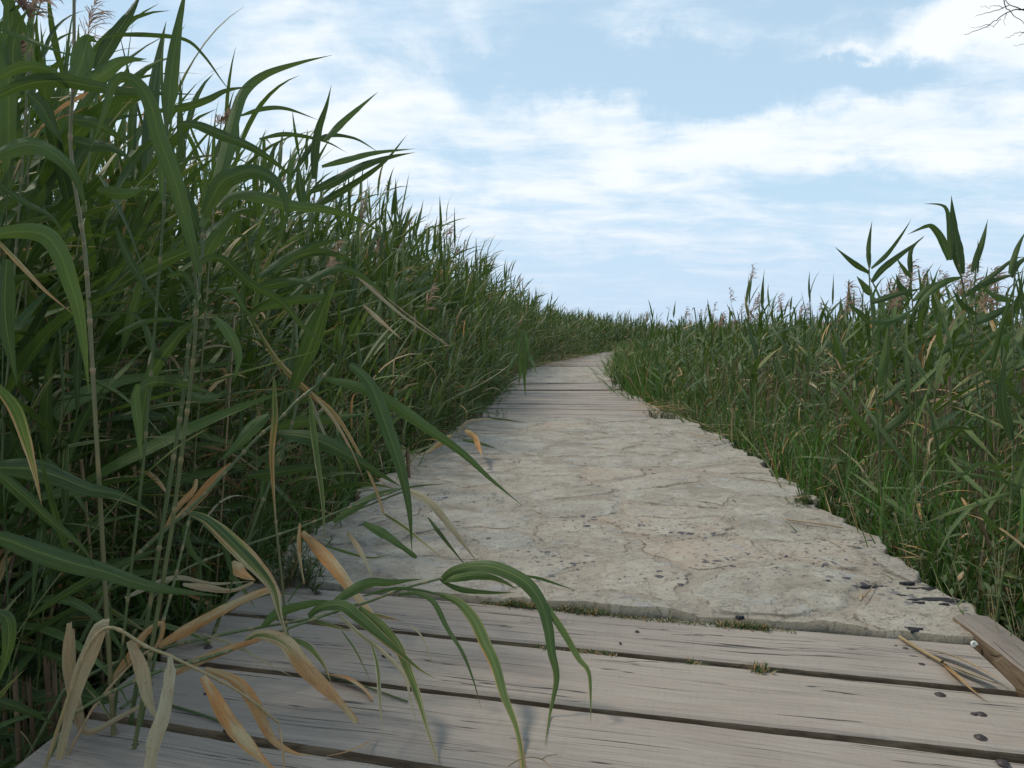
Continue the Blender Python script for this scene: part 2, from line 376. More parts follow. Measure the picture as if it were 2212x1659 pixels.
def reeds(B, H, lean, nl, lod, leafL=.36, leafW=.023, dryp=.1, windaz=0.0, windk=.38, plumes=None, t0=.12, dstem=None, spread=1.0, bendk=1.0):
    """batch of reed stalks. B [N,3] bases, H heights, lean [N,2] tip displacement; returns dict of (V,F,A) lists"""
    N = len(B); out = {'stem': [], 'leaf': [], 'plume': []}
    S = [9, 6, 3][lod]; t = np.linspace(0, 1, S)[None, :, None]
    l3 = np.concatenate([lean, np.zeros((N, 1))], 1)[:, None, :]
    wob = rng.normal(0, .012, (N, 1, 3))*np.array([1, 1, 0])
    def curve(t): return B[:, None, :] + l3*t**1.8 + wob*np.sin(t*5) + np.array([0, 0, 1.0])*(H[:, None, None]*(t - .10*np.linalg.norm(l3, axis=2, keepdims=True)/np.maximum(H[:, None, None], .2)*t**2))
    P = curve(t); r0 = np.clip(H*.0022, .0016, .0042)*[1, 1.1, 1.7][lod]
    Rr = r0[:, None]*(1-.55*t[0, :, 0][None, :])
    sd = np.clip(rng.normal(.15, .25, N), 0, 1) if dstem is None else np.full(N, dstem)
    out['stem'].append(tubes(P, Rr, sd, rng.random(N), C=[5, 4, 3][lod]))
    tl = np.linspace(t0, 1, nl)[None, :] + rng.normal(0, .02, (N, nl)); tl = np.clip(tl, .03, 1.0)
    P0 = curve(tl[..., None])
    k = np.arange(nl)[None, :]
    plane = rng.uniform(-.9, .9, (N, 1))
    az = plane + np.where((k % 2) == 0, 0, math.pi) + rng.normal(0, .65, (N, nl))
    dz = (windaz - az + math.pi) % (2*math.pi) - math.pi; az = az + dz*windk
    el = R(20) + R(48)*tl**2.5 + rng.normal(0, .36, (N, nl))
    L = leafL*rng.uniform(.7, 1.25, (N, nl))*(.75+.55*np.sin(tl*2.6))*np.clip(H[:, None]/1.2, .55, 1.12)
    W = leafW*rng.uniform(.7, 1.2, (N, nl))*(.65+.5*np.sin(tl*2.7))*np.clip(H[:, None]/1.2, .5, 1.1)
    n = N*nl
    bend = np.clip(rng.normal(1.0, .8, n), -.1, 3.2)*(1.15-.5*tl.ravel())*bendk
    pd = dryp*(1.6-1.2*tl.ravel())
    dry = np.where(rng.random(n) < pd*.6, rng.uniform(.55, 1.0, n), np.clip(rng.normal(.12, .12, n), 0, .4))
    bend = np.where(dry > .6, bend+1.2, bend); W = W.ravel()*np.where(dry > .6, .6, 1.0)
    out['leaf'].append(leaves(P0.reshape(-1, 3), az.ravel(), el.ravel(), L.ravel(), W*[1, 1.05, 1.5][lod], bend, np.full(n, .25)*rng.random(n)*2, rng.normal(0, .35, n), rng.normal(0, .9, n), dry, rng.random(n),
                              S=[10, 6, 3][lod], C=[3, 2, 2][lod], windaz=windaz, kink=np.where(rng.random(n) < .06, 1.2, 0)))
    if plumes is not None and plumes.any():
        idx = np.where(plumes)[0]
        tip = P[idx, -1]; d = norm(P[idx, -1]-P[idx, -2]*1.0 + np.array([.02, 0, .0]))
        # bare neck above the leaves
        nk = np.stack([tip, tip+d*.09, tip+d*.18], 1)
        out['stem'].append(tubes(nk, np.full((len(idx), 3), .0013*[1, 1.3, 2][lod]), np.ones(len(idx))*.7, rng.random(len(idx)), C=3))
        out['plume'].append(plume(tip+d*.14, d, rng.uniform(.10, .17, len(idx)), lod))
    return out
def put(acc, out, im=(0, 1, 2)):
    for k, i in zip(('leaf', 'stem', 'plume'), im):
        for x in out[k]: acc.add(*x, mi=i)

# ------------------------------------------------------------------ path edges
LE = [(-560, 2400), (-200, 1880), (40, 1663), (195, 1544), (270, 1495), (415, 1370), (505, 1290), (600, 1225), (690, 1150), (850, 1016), (915, 978), (1018, 902), (1069, 872), (1096, 826), (1147, 794), (1205, 781), (1295, 763)]
RE = [(3300, 2400), (2580, 1880), (2480, 1663), (2400, 1590), (2330, 1530), (2260, 1470), (2140, 1372), (2031, 1274), (1936, 1214), (1816, 1124), (1696, 1044), (1596, 972), (1500, 917), (1420, 884), (1375, 862), (1318, 820), (1318, 796), (1326, 762)]
LEg = np.array([gnd(*p) for p in LE]); REg = np.array([gnd(*p) for p in RE])
LEg = LEg[np.argsort(LEg[:, 1])]; REg = REg[np.argsort(REg[:, 1])]
yfar = LEg[-1, 1]
# beyond the last visible boards the path bends to the right
bend_L = np.array([[LEg[-1, 0]+.9, yfar+3.0, 0], [LEg[-1, 0]+3.6, yfar+6.0, 0], [LEg[-1, 0]+9, yfar+8.5, 0], [LEg[-1, 0]+20, yfar+11, 0]])
bend_R = np.array([[REg[-1, 0]+1.0, yfar+1.6, 0], [REg[-1, 0]+3.4, yfar+4.2, 0], [REg[-1, 0]+9, yfar+6.9, 0], [REg[-1, 0]+20, yfar+9.4, 0]])
LEg = np.vstack([LEg, bend_L]); REg = np.vstack([REg, bend_R])
def eL(y): return np.interp(y, LEg[:, 1], LEg[:, 0])
def eR(y): return np.interp(y, REg[:, 1], REg[:, 0])

# ------------------------------------------------------------------ ground
GZ = -0.28
def grid_mesh(name, X, Y, Zf, mat, kind='structure', label=None, cat=None):
    xx, yy = np.meshgrid(X, Y); V = np.stack([xx, yy, Zf(xx, yy)], -1)
    a = Acc(); ny, nx = xx.shape
    i = np.arange(ny-1)[:, None]*nx + np.arange(nx-1)[None, :]
    a.add(V, np.stack([i, i+1, i+1+nx, i+nx], -1), np.zeros((nx*ny, 4)))
    o = a.build(name, mat); tag(o, label, cat, None, kind); return o
X = np.concatenate([-np.geomspace(3000, 12, 26), np.linspace(-11, 11, 90), np.geomspace(12, 3000, 26)])
Y = np.concatenate([-np.geomspace(3000, 6, 20), np.linspace(-5, 30, 150), np.geomspace(31, 3000, 30)])
def gz(x, y):
    return GZ + .025*np.sin(x*3.1+y*1.3)*np.sin(y*2.3-x) + .02*np.sin(x*7.7)*np.sin(y*6.1)
grid_mesh('ground', X, Y, gz, M['earth'], label='dark earth and leaf litter under the reeds', cat='ground')

# ------------------------------------------------------------------ boardwalk planks
def plank(parent, l0, r0, l1, r1, thick=.045, z=0.0, mat='wood', over=0.0, nseg=40, name='plank', sub=0.0):
    """board between far line l0-r0 and near line l1-r1 (ground points)"""
    l0, r0, l1, r1 = [np.array(p, float) for p in (l0, r0, l1, r1)]
    c = (l0+r0+l1+r1)/4; ax = norm(((r0+r1)-(l0+l1))[None])[0]; ay = np.array([-ax[1], ax[0], 0])
    ang = math.atan2(ax[1], ax[0])
    ns = nseg
    u = np.linspace(0, 1, ns+1)
    far = l0 + (r0-l0)*u[:, None]; near = l1 + (r1-l1)*u[:, None]
    wl = random.uniform(-1, 1); ph = random.uniform(0, 6)
    wob = (.0016*np.sin(u*9+ph) + .001*np.sin(u*31+ph*2) + rng.normal(0, .0004, ns+1))
    far = far + ay*wob[:, None]; near = near + ay*(.0016*np.sin(u*7+ph*3)+rng.normal(0, .0004, ns+1))[:, None]
    zz = z + .0022*np.sin(u*4+ph)
    vs = []
    b = .0035
    d = norm(near-far); W = np.linalg.norm(near-far, axis=1)[:, None]
    prof = [(0, -thick, 0), (0, -b*1.5, 0), (b*1.4, -b*.25, 0), (b*3.5, 0, 0), (None, .0012, .33), (None, .0012, .66), (-b*3.5, 0, 1), (-b*1.4, -b*.25, 1), (0, -b*1.5, 1), (0, -thick, 1)]
    rows = []
    for off, h, f in prof:
        if off is None: p = far*(1-f) + near*f
        else: p = (far if f == 0 else near) + d*off
        q = p.copy(); q[:, 2] = zz + h + .0008*wl*(f-.5); rows.append(q)
    V = np.stack(rows, 1)       # [ns+1, 10, 3]
    ca, sa = math.cos(-ang), math.sin(-ang)
    Vl = V - c; Vl = np.stack([Vl[..., 0]*ca - Vl[..., 1]*sa, Vl[..., 0]*sa + Vl[..., 1]*ca, V[..., 2]], -1)
    a = Acc(); C = len(prof); F = strip_faces(1, ns+1, C)[:, ::-1]
    a.add(Vl, F, np.zeros((V.shape[0]*C, 4)))
    # end caps and underside
    e0 = np.arange(C); e1 = ns*C + np.arange(C)
    caps = [[e0[i], e0[i+1], e0[C-2-i], e0[C-1-i]] for i in range(C//2-1)] + [[e1[C-1-i], e1[C-2-i], e1[i+1], e1[i]] for i in range(C//2-1)]
    a.F.append(np.array(caps, np.int32)); a.M.append(np.zeros(len(caps), np.int32))
    o = a.build(name, M[mat], parent, smooth=False)
    base = np.array(parent.location)
    o.location = (c[0]-base[0], c[1]-base[1], -base[2]); o.rotation_euler = (0, 0, ang)
    return o, c, ang

def bolt(parent_plank, c, ang, px, py, r=.0062, z=0.0012):
    p = gnd(px, py); d = p-c; ca, sa = math.cos(-ang), math.sin(-ang)
    lx, ly = d[0]*ca-d[1]*sa, d[0]*sa+d[1]*ca
    a = Acc(); n = 10; th = np.linspace(0, 2*math.pi, n+1)
    rows = []
    for rr, h in ((r*1.5, z-.0002), (r*1.35, z+.0003), (r*1.1, z+.0003), (r, z+.0016), (r*.85, z+.0024), (r*.02, z+.0025)):
        rows.append(np.stack([lx+rr*np.cos(th), ly+rr*np.sin(th), np.full(n+1, h)], -1))
    V = np.stack(rows, 0)
    a.add(V, strip_faces(1, 6, n+1), np.zeros((6*(n+1), 4)))
    o = a.build('bolt', M['rust'], parent_plank)
    return o

deck = empty('wooden_boardwalk', (0.2, 1.2, 0), 'weathered grey plank boardwalk in front of the stone paving, nearest to the viewer', 'boardwalk')
def line(pts):             # straight board edge fitted through traced pixels
    g_ = np.array([gnd(*p) for p in pts]); k = np.polyfit(g_[:, 0], g_[:, 1], 1); return k
S0 = line([(550, 1263), (700, 1269), (950, 1291), (1106, 1306), (1356, 1334), (1726, 1364), (1941, 1379), (2101, 1394)])
S1 = line([(500, 1324), (850, 1357), (1106, 1384), (1346, 1414), (1606, 1442), (1816, 1462), (2156, 1484)])
S2 = line([(465, 1432), (785, 1474), (1106, 1513), (1456, 1549), (1756, 1587), (2006, 1612), (2212, 1625)])
S3 = line([(195, 1544), (320, 1562), (525, 1599), (750, 1629), (925, 1654)])
ksl = (S1[0]+S2[0]+S3[0])/3
wstep = (S1[1]-S3[1])/2
lines = [S0, S1, S2, S3] + [np.array([S3[0]*.7+ksl*.3, S3[1]-wstep*(i+1)]) for i in range(7)]
gap = .025
def deck_left(k):          # where board line k meets the left edge line of the deck
    a, b = gnd(40, 1663), gnd(505, 1290); m = (b[0]-a[0])/(b[1]-a[1]); x = (a[0]+m*(k[1]-a[1]))/(1-m*k[0]); return np.array([x, k[0]*x+k[1], 0])
def deck_right(k):
    a, b = gnd(2190, 1478), gnd(2096, 1391); m = (b[0]-a[0])/(b[1]-a[1]); x = (a[0]+m*(k[1]-a[1]))/(1-m*k[0]); return np.array([x, k[0]*x+k[1], 0])
planks = []
for i in range(len(lines)-1):
    far_, near_ = lines[i].copy(), lines[i+1].copy()
    if i == 0: far_[1] += .012
    far_[1] -= gap*.35; near_[1] += gap*.65
    jl, jr = random.uniform(-.006, .006), random.uniform(-.008, .008)
    l0, r0, l1, r1 = deck_left(far_), deck_right(far_), deck_left(near_), deck_right(near_)
    sh = np.array([jl, 0, 0]); sr = np.array([jr, 0, 0])
    o, c, ang = plank(deck, l0+sh, r0+sr, l1+sh, r1+sr, thick=.042, z=random.uniform(-.002, .002), nseg=70)
    planks.append((o, c, ang))
for (i, px, py) in [(0, 1956, 1404), (0, 1991, 1438), (1, 2031, 1502), (2, 2118, 1594), (2, 2166, 1649), (0, 687, 1283), (0, 600, 1318), (1, 835, 1417), (1, 450, 1400), (2, 495, 1578), (2, 447, 1502), (3, 292, 1614), (3, 240, 1655), (1, 2120, 1545)]:
    o, c, ang = planks[i]; bolt(o, c, ang, px, py)
for (i, px, py, r) in [(0, 1376, 1366, .0035), (0, 1340, 1391, .002), (0, 2005, 1425, .003), (1, 2104, 1545, .004), (0, 1935, 1398, .003)]:
    o, c, ang = planks[i]; bolt(o, c, ang, px, py, r)
# kerb beam along the right end of the deck
a0, a1 = gnd(2062, 1356), gnd(2225, 1487); dirb = norm((a1-a0)[None])[0]; nb = np.array([-dirb[1], dirb[0], 0]); nb = nb if nb[0] > 0 else -nb
p0 = a0 + dirb*-.01; p1 = a0 + dirb*1.9
bo, bc, bang = plank(deck, p0+nb*.072, p1+nb*.072, p0, p1, thick=.10, z=.022, mat='wood2', name='edge_beam', nseg=50)
# bearers under the deck
for f in (.14, .5, .84):
    lf, rf = deck_left(lines[0]), deck_right(lines[0]); ln, rn = deck_left(lines[-1]), deck_right(lines[-1])
    a_ = lf+(rf-lf)*f; b_ = ln+(rn-ln)*f
    dd = norm((b_-a_)[None])[0]; n_ = np.array([-dd[1], dd[0], 0])
    plank(deck, a_+n_*.035, b_+n_*.035, a_-n_*.035, b_-n_*.035, thick=.12, z=-.048, mat='wood2', name='bearer', nseg=6)

def deck_section(name, label, y0L, y0R, y1L, y1R, n, gap):
    o_ = empty(name, ((eL(y0L)+eR(y0R))/2, y0L, 0), label, 'boardwalk')
    for i in range(n):
        f0, f1 = i/n, (i+1)/n
        yl0, yr0 = y0L+(y1L-y0L)*f0, y0R+(y1R-y0R)*f0; yl1, yr1 = y0L+(y1L-y0L)*f1-gap*random.uniform(.7, 1.5), y0R+(y1R-y0R)*f1-gap*random.uniform(.7, 1.5)
        exl, exr = random.uniform(0, .05), random.uniform(0, .05)
        near = (np.array([eL(yl0)-exl, yl0, 0]), np.array([eR(yr0)+exr, yr0, 0])); far = (np.array([eL(yl1)-exl, yl1, 0]), np.array([eR(yr1)+exr, yr1, 0]))
        plank(o_, far[0], far[1], near[0], near[1], z=random.uniform(-.006, .008), nseg=14)
    for f in (.12, .88):
        a_ = np.array([eL(y0L)+(eR(y0R)-eL(y0L))*f, y0L+.02, 0]); b_ = np.array([eL(y1L)+(eR(y1R)-eL(y1L))*f, y1L-.02, 0])
        n_ = np.array([.04, 0, 0]); plank(o_, a_-n_, b_-n_, a_+n_, b_+n_, thick=.12, z=-.056, mat='wood2', name='bearer', nseg=4)
    return o_
yB0L, yB0R = gnd(1030, 899)[1], gnd(1479, 907)[1]
yB1 = gnd(1200, 826)[1]; yC0 = gnd(1200, 794)[1]
deck_section('wooden_boardwalk', 'middle plank section of the path, between the long and the short stone paving', yB0L, yB0R, yB1-.15, yB1+.1, 19, .018)
deck_section('wooden_boardwalk', 'farthest plank section, where the path bends out of sight between the reeds', yC0, yC0+.1, 25.3, 24.6, 52, .015)

# ------------------------------------------------------------------ stone paving
def paving(name, label, Lp, Rp, nu, nv, z0, cell, seed, blobs=()):
    """Lp, Rp: [k,3] polylines from near to far. real relief: each stone its own tilt and height, mortar sunk between"""
    r_ = np.random.default_rng(seed)
    def res(P, n):
        d = np.concatenate([[0], np.cumsum(np.linalg.norm(np.diff(P[:, :2], axis=0), axis=1))]); d /= d[-1]
        return lambda t: np.stack([np.interp(t, d, P[:, k]) for k in (0, 1)], -1)
    fl, fr = res(Lp, nv), res(Rp, nv)
    y0 = (Lp[0, 1]+Rp[0, 1])/2; y1 = (Lp[-1, 1]+Rp[-1, 1])/2
    tt = (np.geomspace(y0, y1, nv)-y0)/(y1-y0)
    Lq, Rq = fl(tt), fr(tt)
    u = np.linspace(0, 1, nu)
    XY = Lq[:, None, :]*(1-u)[None, :, None] + Rq[:, None, :]*u[None, :, None]
    # ragged outline: stones end unevenly
    rag = lambda y, s: .018*np.sin(y*9+s)+.013*np.sin(y*23+2*s)+.007*np.sin(y*57+s*3)
    wR = np.clip((u-.8)/.2, 0, 1)[None, :]; wL = np.clip((.2-u)/.2, 0, 1)[None, :]
    XY[..., 0] += wR*rag(XY[..., 1], 1.0) + wL*rag(XY[..., 1], 4.0)
    wN = np.clip((.03-tt)/.03, 0, 1)[:, None]; XY[..., 1] += wN*(.006*np.sin(XY[..., 0]*13)+.004*np.sin(XY[..., 0]*41+1))
    # stones
    x0_, x1_ = XY[..., 0].min()-.4, XY[..., 0].max()+.4; ya, yb = XY[..., 1].min()-.4, XY[..., 1].max()+.4
    gx, gy = np.meshgrid(np.arange(x0_, x1_, cell*1.12), np.arange(ya, yb, cell*.9))
    seeds = np.stack([gx.ravel(), gy.ravel()], -1) + r_.uniform(-.5, .5, (gx.size, 2))*cell
    seeds = seeds[r_.random(len(seeds)) > .24]
    wx = .022*np.sin(XY[..., 1]*11+XY[..., 0]*4)+.010*np.sin(XY[..., 1]*37+1)+.006*np.sin(XY[..., 0]*71+XY[..., 1]*50)
    wy = .022*np.sin(XY[..., 0]*12+2)+.010*np.sin(XY[..., 0]*33+XY[..., 1]*9)+.006*np.sin(XY[..., 1]*77-XY[..., 0]*40)
    Q = np.stack([XY[..., 0]+wx, XY[..., 1]+wy], -1).reshape(-1, 2)
    F1 = np.full(len(Q), 9.); F2 = np.full(len(Q), 9.); I1 = np.zeros(len(Q), int)
    for k, s_ in enumerate(seeds):
        d = np.hypot(*(Q-s_).T)
        m1 = d < F1; m2 = (~m1) & (d < F2)
        F2 = np.where(m1, F1, np.where(m2, d, F2)); I1 = np.where(m1, k, I1); F1 = np.where(m1, d, F1)
    ed = (F2-F1)*.5
    jw = .009 + .008*np.sin(Q[:, 0]*5+Q[:, 1]*3)
    joint = 1-np.clip((ed-jw)/.012, 0, 1); joint = joint*joint*(3-2*joint)
    rnd = r_.random(len(seeds))[I1]
    tilt = r_.normal(0, .007, (len(seeds), 2))[I1]; hh = r_.normal(0, .0016, len(seeds))[I1]
    rel = Q-seeds[I1]
    def nse(sc, ph): return np.sin(Q[:, 0]*sc+ph+2*np.sin(Q[:, 1]*sc*.7+ph))*np.sin(Q[:, 1]*sc*1.1+ph*2+2*np.sin(Q[:, 0]*sc*.6))
    Z = z0 + (hh + (tilt*rel).sum(1))*(1-joint) - .0034*joint + .0016*nse(15, 1)+.0011*nse(38, 2)+.0008*nse(90, 3) + r_.normal(0, .00045, len(Q))
    lich = np.zeros(len(Q))
    for (px, py, rx, ry, am) in blobs:
        c_ = gnd(px, py); lich += am*np.exp(-(((XY[..., 0].ravel()-c_[0])/rx)**2+((XY[..., 1].ravel()-c_[1])/ry)**2))
    lich = np.clip(lich*1.25 + .08*(nse(6, 5) > .25) + .14*(rnd > .7), 0, .72)
    V = np.concatenate([XY.reshape(-1, 2), Z[:, None]], 1).reshape(nv, nu, 3)
    A = np.stack([joint, rnd, lich, np.zeros(len(Q))], -1).reshape(nv, nu, 4)
    def skirt(V, A):
        for (sl, dx, dy) in (('l', -1, 0), ('r', 1, 0)):
            pass
        b = V.copy()
        # pad one rounded row and one deep row all round
        P = np.pad(V, ((2, 2), (2, 2), (0, 0)), mode='edge'); PA = np.pad(A, ((2, 2), (2, 2), (0, 0)), mode='edge')
        P[:, 1, 2] -= .02; P[:, -2, 2] -= .02; P[1, :, 2] -= .02; P[-2, :, 2] -= .02
        P[:, 1, 0] -= .006; P[:, -2, 0] += .006; P[1, :, 1] -= .004; P[-2, :, 1] += .002
        for sl in (np.s_[:, 0], np.s_[:, -1], np.s_[0, :], np.s_[-1, :]): P[sl + (2,)] = GZ-.05
        P[:, 0, 0] -= .006; P[:, -1, 0] += .006; P[0, :, 1] -= .004; P[-1, :, 1] += .002
        return P, PA
    V, A = skirt(V, A); nv2, nu2 = V.shape[:2]
    a = Acc(); i = np.arange(nv2-1)[:, None]*nu2 + np.arange(nu2-1)[None, :]
    a.add(V, np.stack([i, i+1, i+1+nu2, i+nu2], -1), A)
    o = a.build(name, M['stone'], attr='st'); tag(o, label, 'path', None, 'structure')
    return o
# long paving: near edge along S0, far edge along the middle planks
nearL = np.array([-1.02+.0, 0, 0.]); nearL = deck_left(S0); nearR = gnd(2130, 1372)
Lp = [nearL + np.array([0, .014, 0]), gnd(600, 1225), gnd(690, 1150), gnd(850, 1016), gnd(915, 978), gnd(1024, 901.5)]
Rp = [np.array([nearR[0], S0[0]*nearR[0]+S0[1]+.02, 0]), gnd(2031, 1274), gnd(1936, 1214), gnd(1816, 1124), gnd(1696, 1044), gnd(1596, 972), gnd(1500, 920), gnd(1484, 909)]
BL = [(1060, 1080, .10, .16, .55), (1280, 1135, .10, .10, .45), (1440, 1150, .14, .12, .5), (1540, 1165, .08, .08, .45), (960, 1080, .10, .08, .6), (1840, 1180, .10, .10, .55), (1760, 1170, .10, .08, .4),
      (1420, 1255, .09, .05, .6), (1240, 1230, .06, .04, .45), (1900, 1275, .07, .04, .55), (2000, 1300, .10, .045, .75), (1990, 1270, .08, .03, .6), (1700, 1260, .15, .08, .25), (1340, 940, .3, .2, .3), (1520, 950, .2, .5, .3),
      (1300, 1000, .3, .2, .2), (1480, 1330, .08, .03, .35), (1950, 1360, .08, .03, .4), (1640, 1220, .2, .08, .3), (1160, 1200, .1, .08, .25)]
paving('path', 'long stretch of pale irregular stone paving between the plank sections', np.array(Lp), np.array(Rp), 260, 520, .012, .27, 3, BL)
Lp2 = np.array([[eL(yB1), yB1-.13, 0], [eL((yB1+yC0)/2)-.03, (yB1+yC0)/2, 0], [eL(yC0), yC0-.02, 0]]); Rp2 = np.array([[eR(yB1)+.05, yB1+.12, 0], [eR((yB1+yC0)/2)+.1, (yB1+yC0)/2, 0], [eR(yC0)+.1, yC0+.06, 0]])
paving('path', 'short far stretch of pale stone paving between two plank sections', Lp2, Rp2, 90, 160, .006, .27, 5)

# big black lichen crusts on the right stones
def crust(px, py, rx, ry, sd, z=.010):
    r_ = np.random.default_rng(sd); c = gnd(px, py); n = 28; th = np.linspace(0, 2*math.pi, n+1)
    rr = 1+.22*np.sin(th*3+r_.uniform(0, 6))+.13*np.sin(th*7+r_.uniform(0, 6))+.07*np.sin(th*11+r_.uniform(0, 6))
    rows = [np.stack([c[0]+rx*k*rr*np.cos(th), c[1]+ry*k*rr*np.sin(th), np.full(n+1, z+h)], -1) for k, h in ((1, -.006), (.97, .0), (.6, .0008), (.02, .0008))]
    return np.stack(rows, 0), strip_faces(1, 4, n+1), np.zeros((4*(n+1), 4))
a = Acc()
for i, q in enumerate([(2015, 1308, .055, .011), (2058, 1311, .020, .010), (1968, 1284, .016, .008), (2003, 1284, .018, .009), (1985, 1315, .014, .006), (2040, 1318, .010, .005), (1875, 1279, .018, .007), (1910, 1281, .014, .006), (1945, 1299, .010, .006), (1786, 1267, .013, .007), (1961, 1271, .016, .006), (1598, 1346, .008, .005), (1976, 1373, .014, .009)]):
    a.add(*crust(*q, sd=i, z=.0145))
tag(a.build('lichen', M['blacklichen']), 'black crusty lichen patches on the stones at the right edge of the paving', 'lichen', None, 'stuff')

# ------------------------------------------------------------------ traced reeds near the viewer
def spline(pts, n):
    P = np.array(pts, float)
    if len(P) == 2: return P[0] + (P[1]-P[0])*np.linspace(0, 1, n)[:, None]
    Q = np.vstack([2*P[0]-P[1], P, 2*P[-1]-P[-2]]); k = len(P)-1
    d = np.concatenate([[0], np.cumsum(np.linalg.norm(np.diff(P[:, :2], axis=0), axis=1))]); d /= d[-1]
    out = []
    for s in np.linspace(0, 1, n):
        i = min(np.searchsorted(d, s, 'right')-1, k-1); t = (s-d[i])/max(d[i+1]-d[i], 1e-9)
        p0, p1, p2, p3 = Q[i], Q[i+1], Q[i+2], Q[i+3]
        out.append(.5*((2*p1)+(-p0+p2)*t+(2*p0-5*p1+4*p2-p3)*t*t+(-p0+3*p1-3*p2+p3)*t**3))
    return np.array(out)
def to3(pts, d0, d1, n, floor=.004):
    S = spline(pts, n); out = []
    for i, (px, py) in enumerate(S[:, :2]):
        dd = d0+(d1-d0)*i/(n-1)
        p = at(px, py, dd)
        if p[2] < floor and p[1] < 5 and eL(p[1])-.02 < p[0] < eR(p[1]):
            p = gnd(px, py, floor)
        out.append(p)
    return np.array(out)
def traced_leaf(parent, loc, pts, w, d0, d1, dry=.1, tilt=0.0, twist=.4, peak=.3, n=None, name='leaf', base=.4, endw=None, fold=.16, label=None, mat='leaf', rnd=None):
    n = n or max(16, 5*len(pts))
    P = to3(pts, d0, d1, n); T = norm(np.gradient(P, axis=0))
    view = norm(P-np.array([0, 0, CAMH])); sd = norm(np.cross(T, view)); nn = np.cross(sd, T)
    s = np.linspace(0, 1, n)
    a_ = (tilt + twist*np.sin(s*4+random.uniform(0, 6)))[:, None]
    sd2 = np.cos(a_)*sd + np.sin(a_)*nn; n2 = np.cross(sd2, T)
    pr = blade_profile(s, base, peak)
    if endw is not None: pr = np.maximum(pr, np.where(s > .1, endw, 0)); pr[-1] *= .6
    ww = w/FP*(d0+(d1-d0)*s)*pr*.97
    cols = np.array([-.5, -.25, 0, .25, .5]); V = P[:, None, :] + sd2[:, None, :]*(ww[:, None]*cols)[..., None]
    V += n2[:, None, :]*(ww[:, None]*(np.abs(cols)*2*fold - fold*.5)[None, :])[..., None]
    # ragged, slightly wavy margins
    wav = (np.sin(s*40+random.uniform(0, 6))*.05+np.sin(s*17+random.uniform(0, 6))*.06)*ww
    V[:, 0] += n2*wav[:, None]; V[:, -1] -= n2*(wav*.8)[:, None]
    A = np.zeros((n, 5, 4)); A[..., 0] = (cols+.5)[None, :]; A[..., 1] = s[:, None]; A[..., 2] = dry; A[..., 3] = random.random() if rnd is None else rnd
    a = Acc(); a.add(V-np.asarray(loc), strip_faces(1, n, 5), A)
    o = a.build(name, M[mat], parent)
    if label: o['label'] = label
    return o
def traced_stem(parent, loc, pts, w, d0, d1, dry=.1, to_ground=True, name='stem', taper=.6, rnd=.5):
    """pts run from the tip down to the foot"""
    n = max(14, 5*len(pts)); P = to3(pts, d0, d1, n)
    if to_ground and P[-1][2] > GZ:
        dr = norm((P[-1]-P[-4])[None])[0]; dr[2] = min(dr[2], -.8); dr = dr/np.linalg.norm(dr); dr[0] = np.clip(dr[0], -.35, .1); dr[1] *= .3
        k = (P[-1][2]-(GZ-.02))/max(-dr[2], .3); ext = P[-1] + dr[None, :]*np.linspace(0, k, 8)[1:, None]
        P = np.vstack([P, ext])
    s = np.linspace(0, 1, len(P)); r_ = w/FP*.5*(d0+(d1-d0)*np.clip(s*1.2, 0, 1))*(taper+(1-taper)*s)
    V, F, A = tubes((P-np.asarray(loc))[None], r_[None], [dry], [rnd], C=8)
    a = Acc(); a.add(V, F, A)
    # swollen joints
    for q in range(2, len(P)-1, 4):
        d = norm((P[q+1]-P[q])[None])[0]; c = P[q]-np.asarray(loc)
        Vn, Fn, An = tubes(np.stack([c-d*.004, c-d*.001, c+d*.002, c+d*.005])[None], (r_[q]*np.array([1.0, 1.32, 1.25, 1.0]))[None], [min(1, dry+.45)], [.3], C=8)
        a.add(Vn, Fn, An)
    return a.build(name, M['stem'], parent)

HERO = []
def hero(label, stem, sw, d0, d1, lv, dry=.1, ground=True, group='tall reeds beside the boardwalk', plume_=None, srnd=.12, cat='reed', name='reed', lr=None, wk=1.0):
    loc = at(*stem[-1], d1); loc = np.array([loc[0], loc[1], GZ if ground else 0.0])
    e = empty(name, loc, label, cat, group)
    traced_stem(e, loc, stem, sw, d0, d1, dry, ground, rnd=srnd)
    for q in lv:
        pts, w, dr = q[:3]; o = dict(q[3]) if len(q) > 3 else {}
        la = o.pop('d', (d0, d0))
        if lr is not None: o.setdefault('rnd', lr+random.uniform(-.12, .12))
        traced_leaf(e, loc, pts, w*wk, la[0], la[1], dr, **o)
    if plume_ is not None:
        (px, py, dd, size, dirx) = plume_; a = Acc(); d = norm(np.array([[dirx, 0, .8]]))
        a.add(*plume(at(px, py, dd)[None]-loc, d, np.array([size]), 0)); a.build('plume', M['plume'], e)
    return e

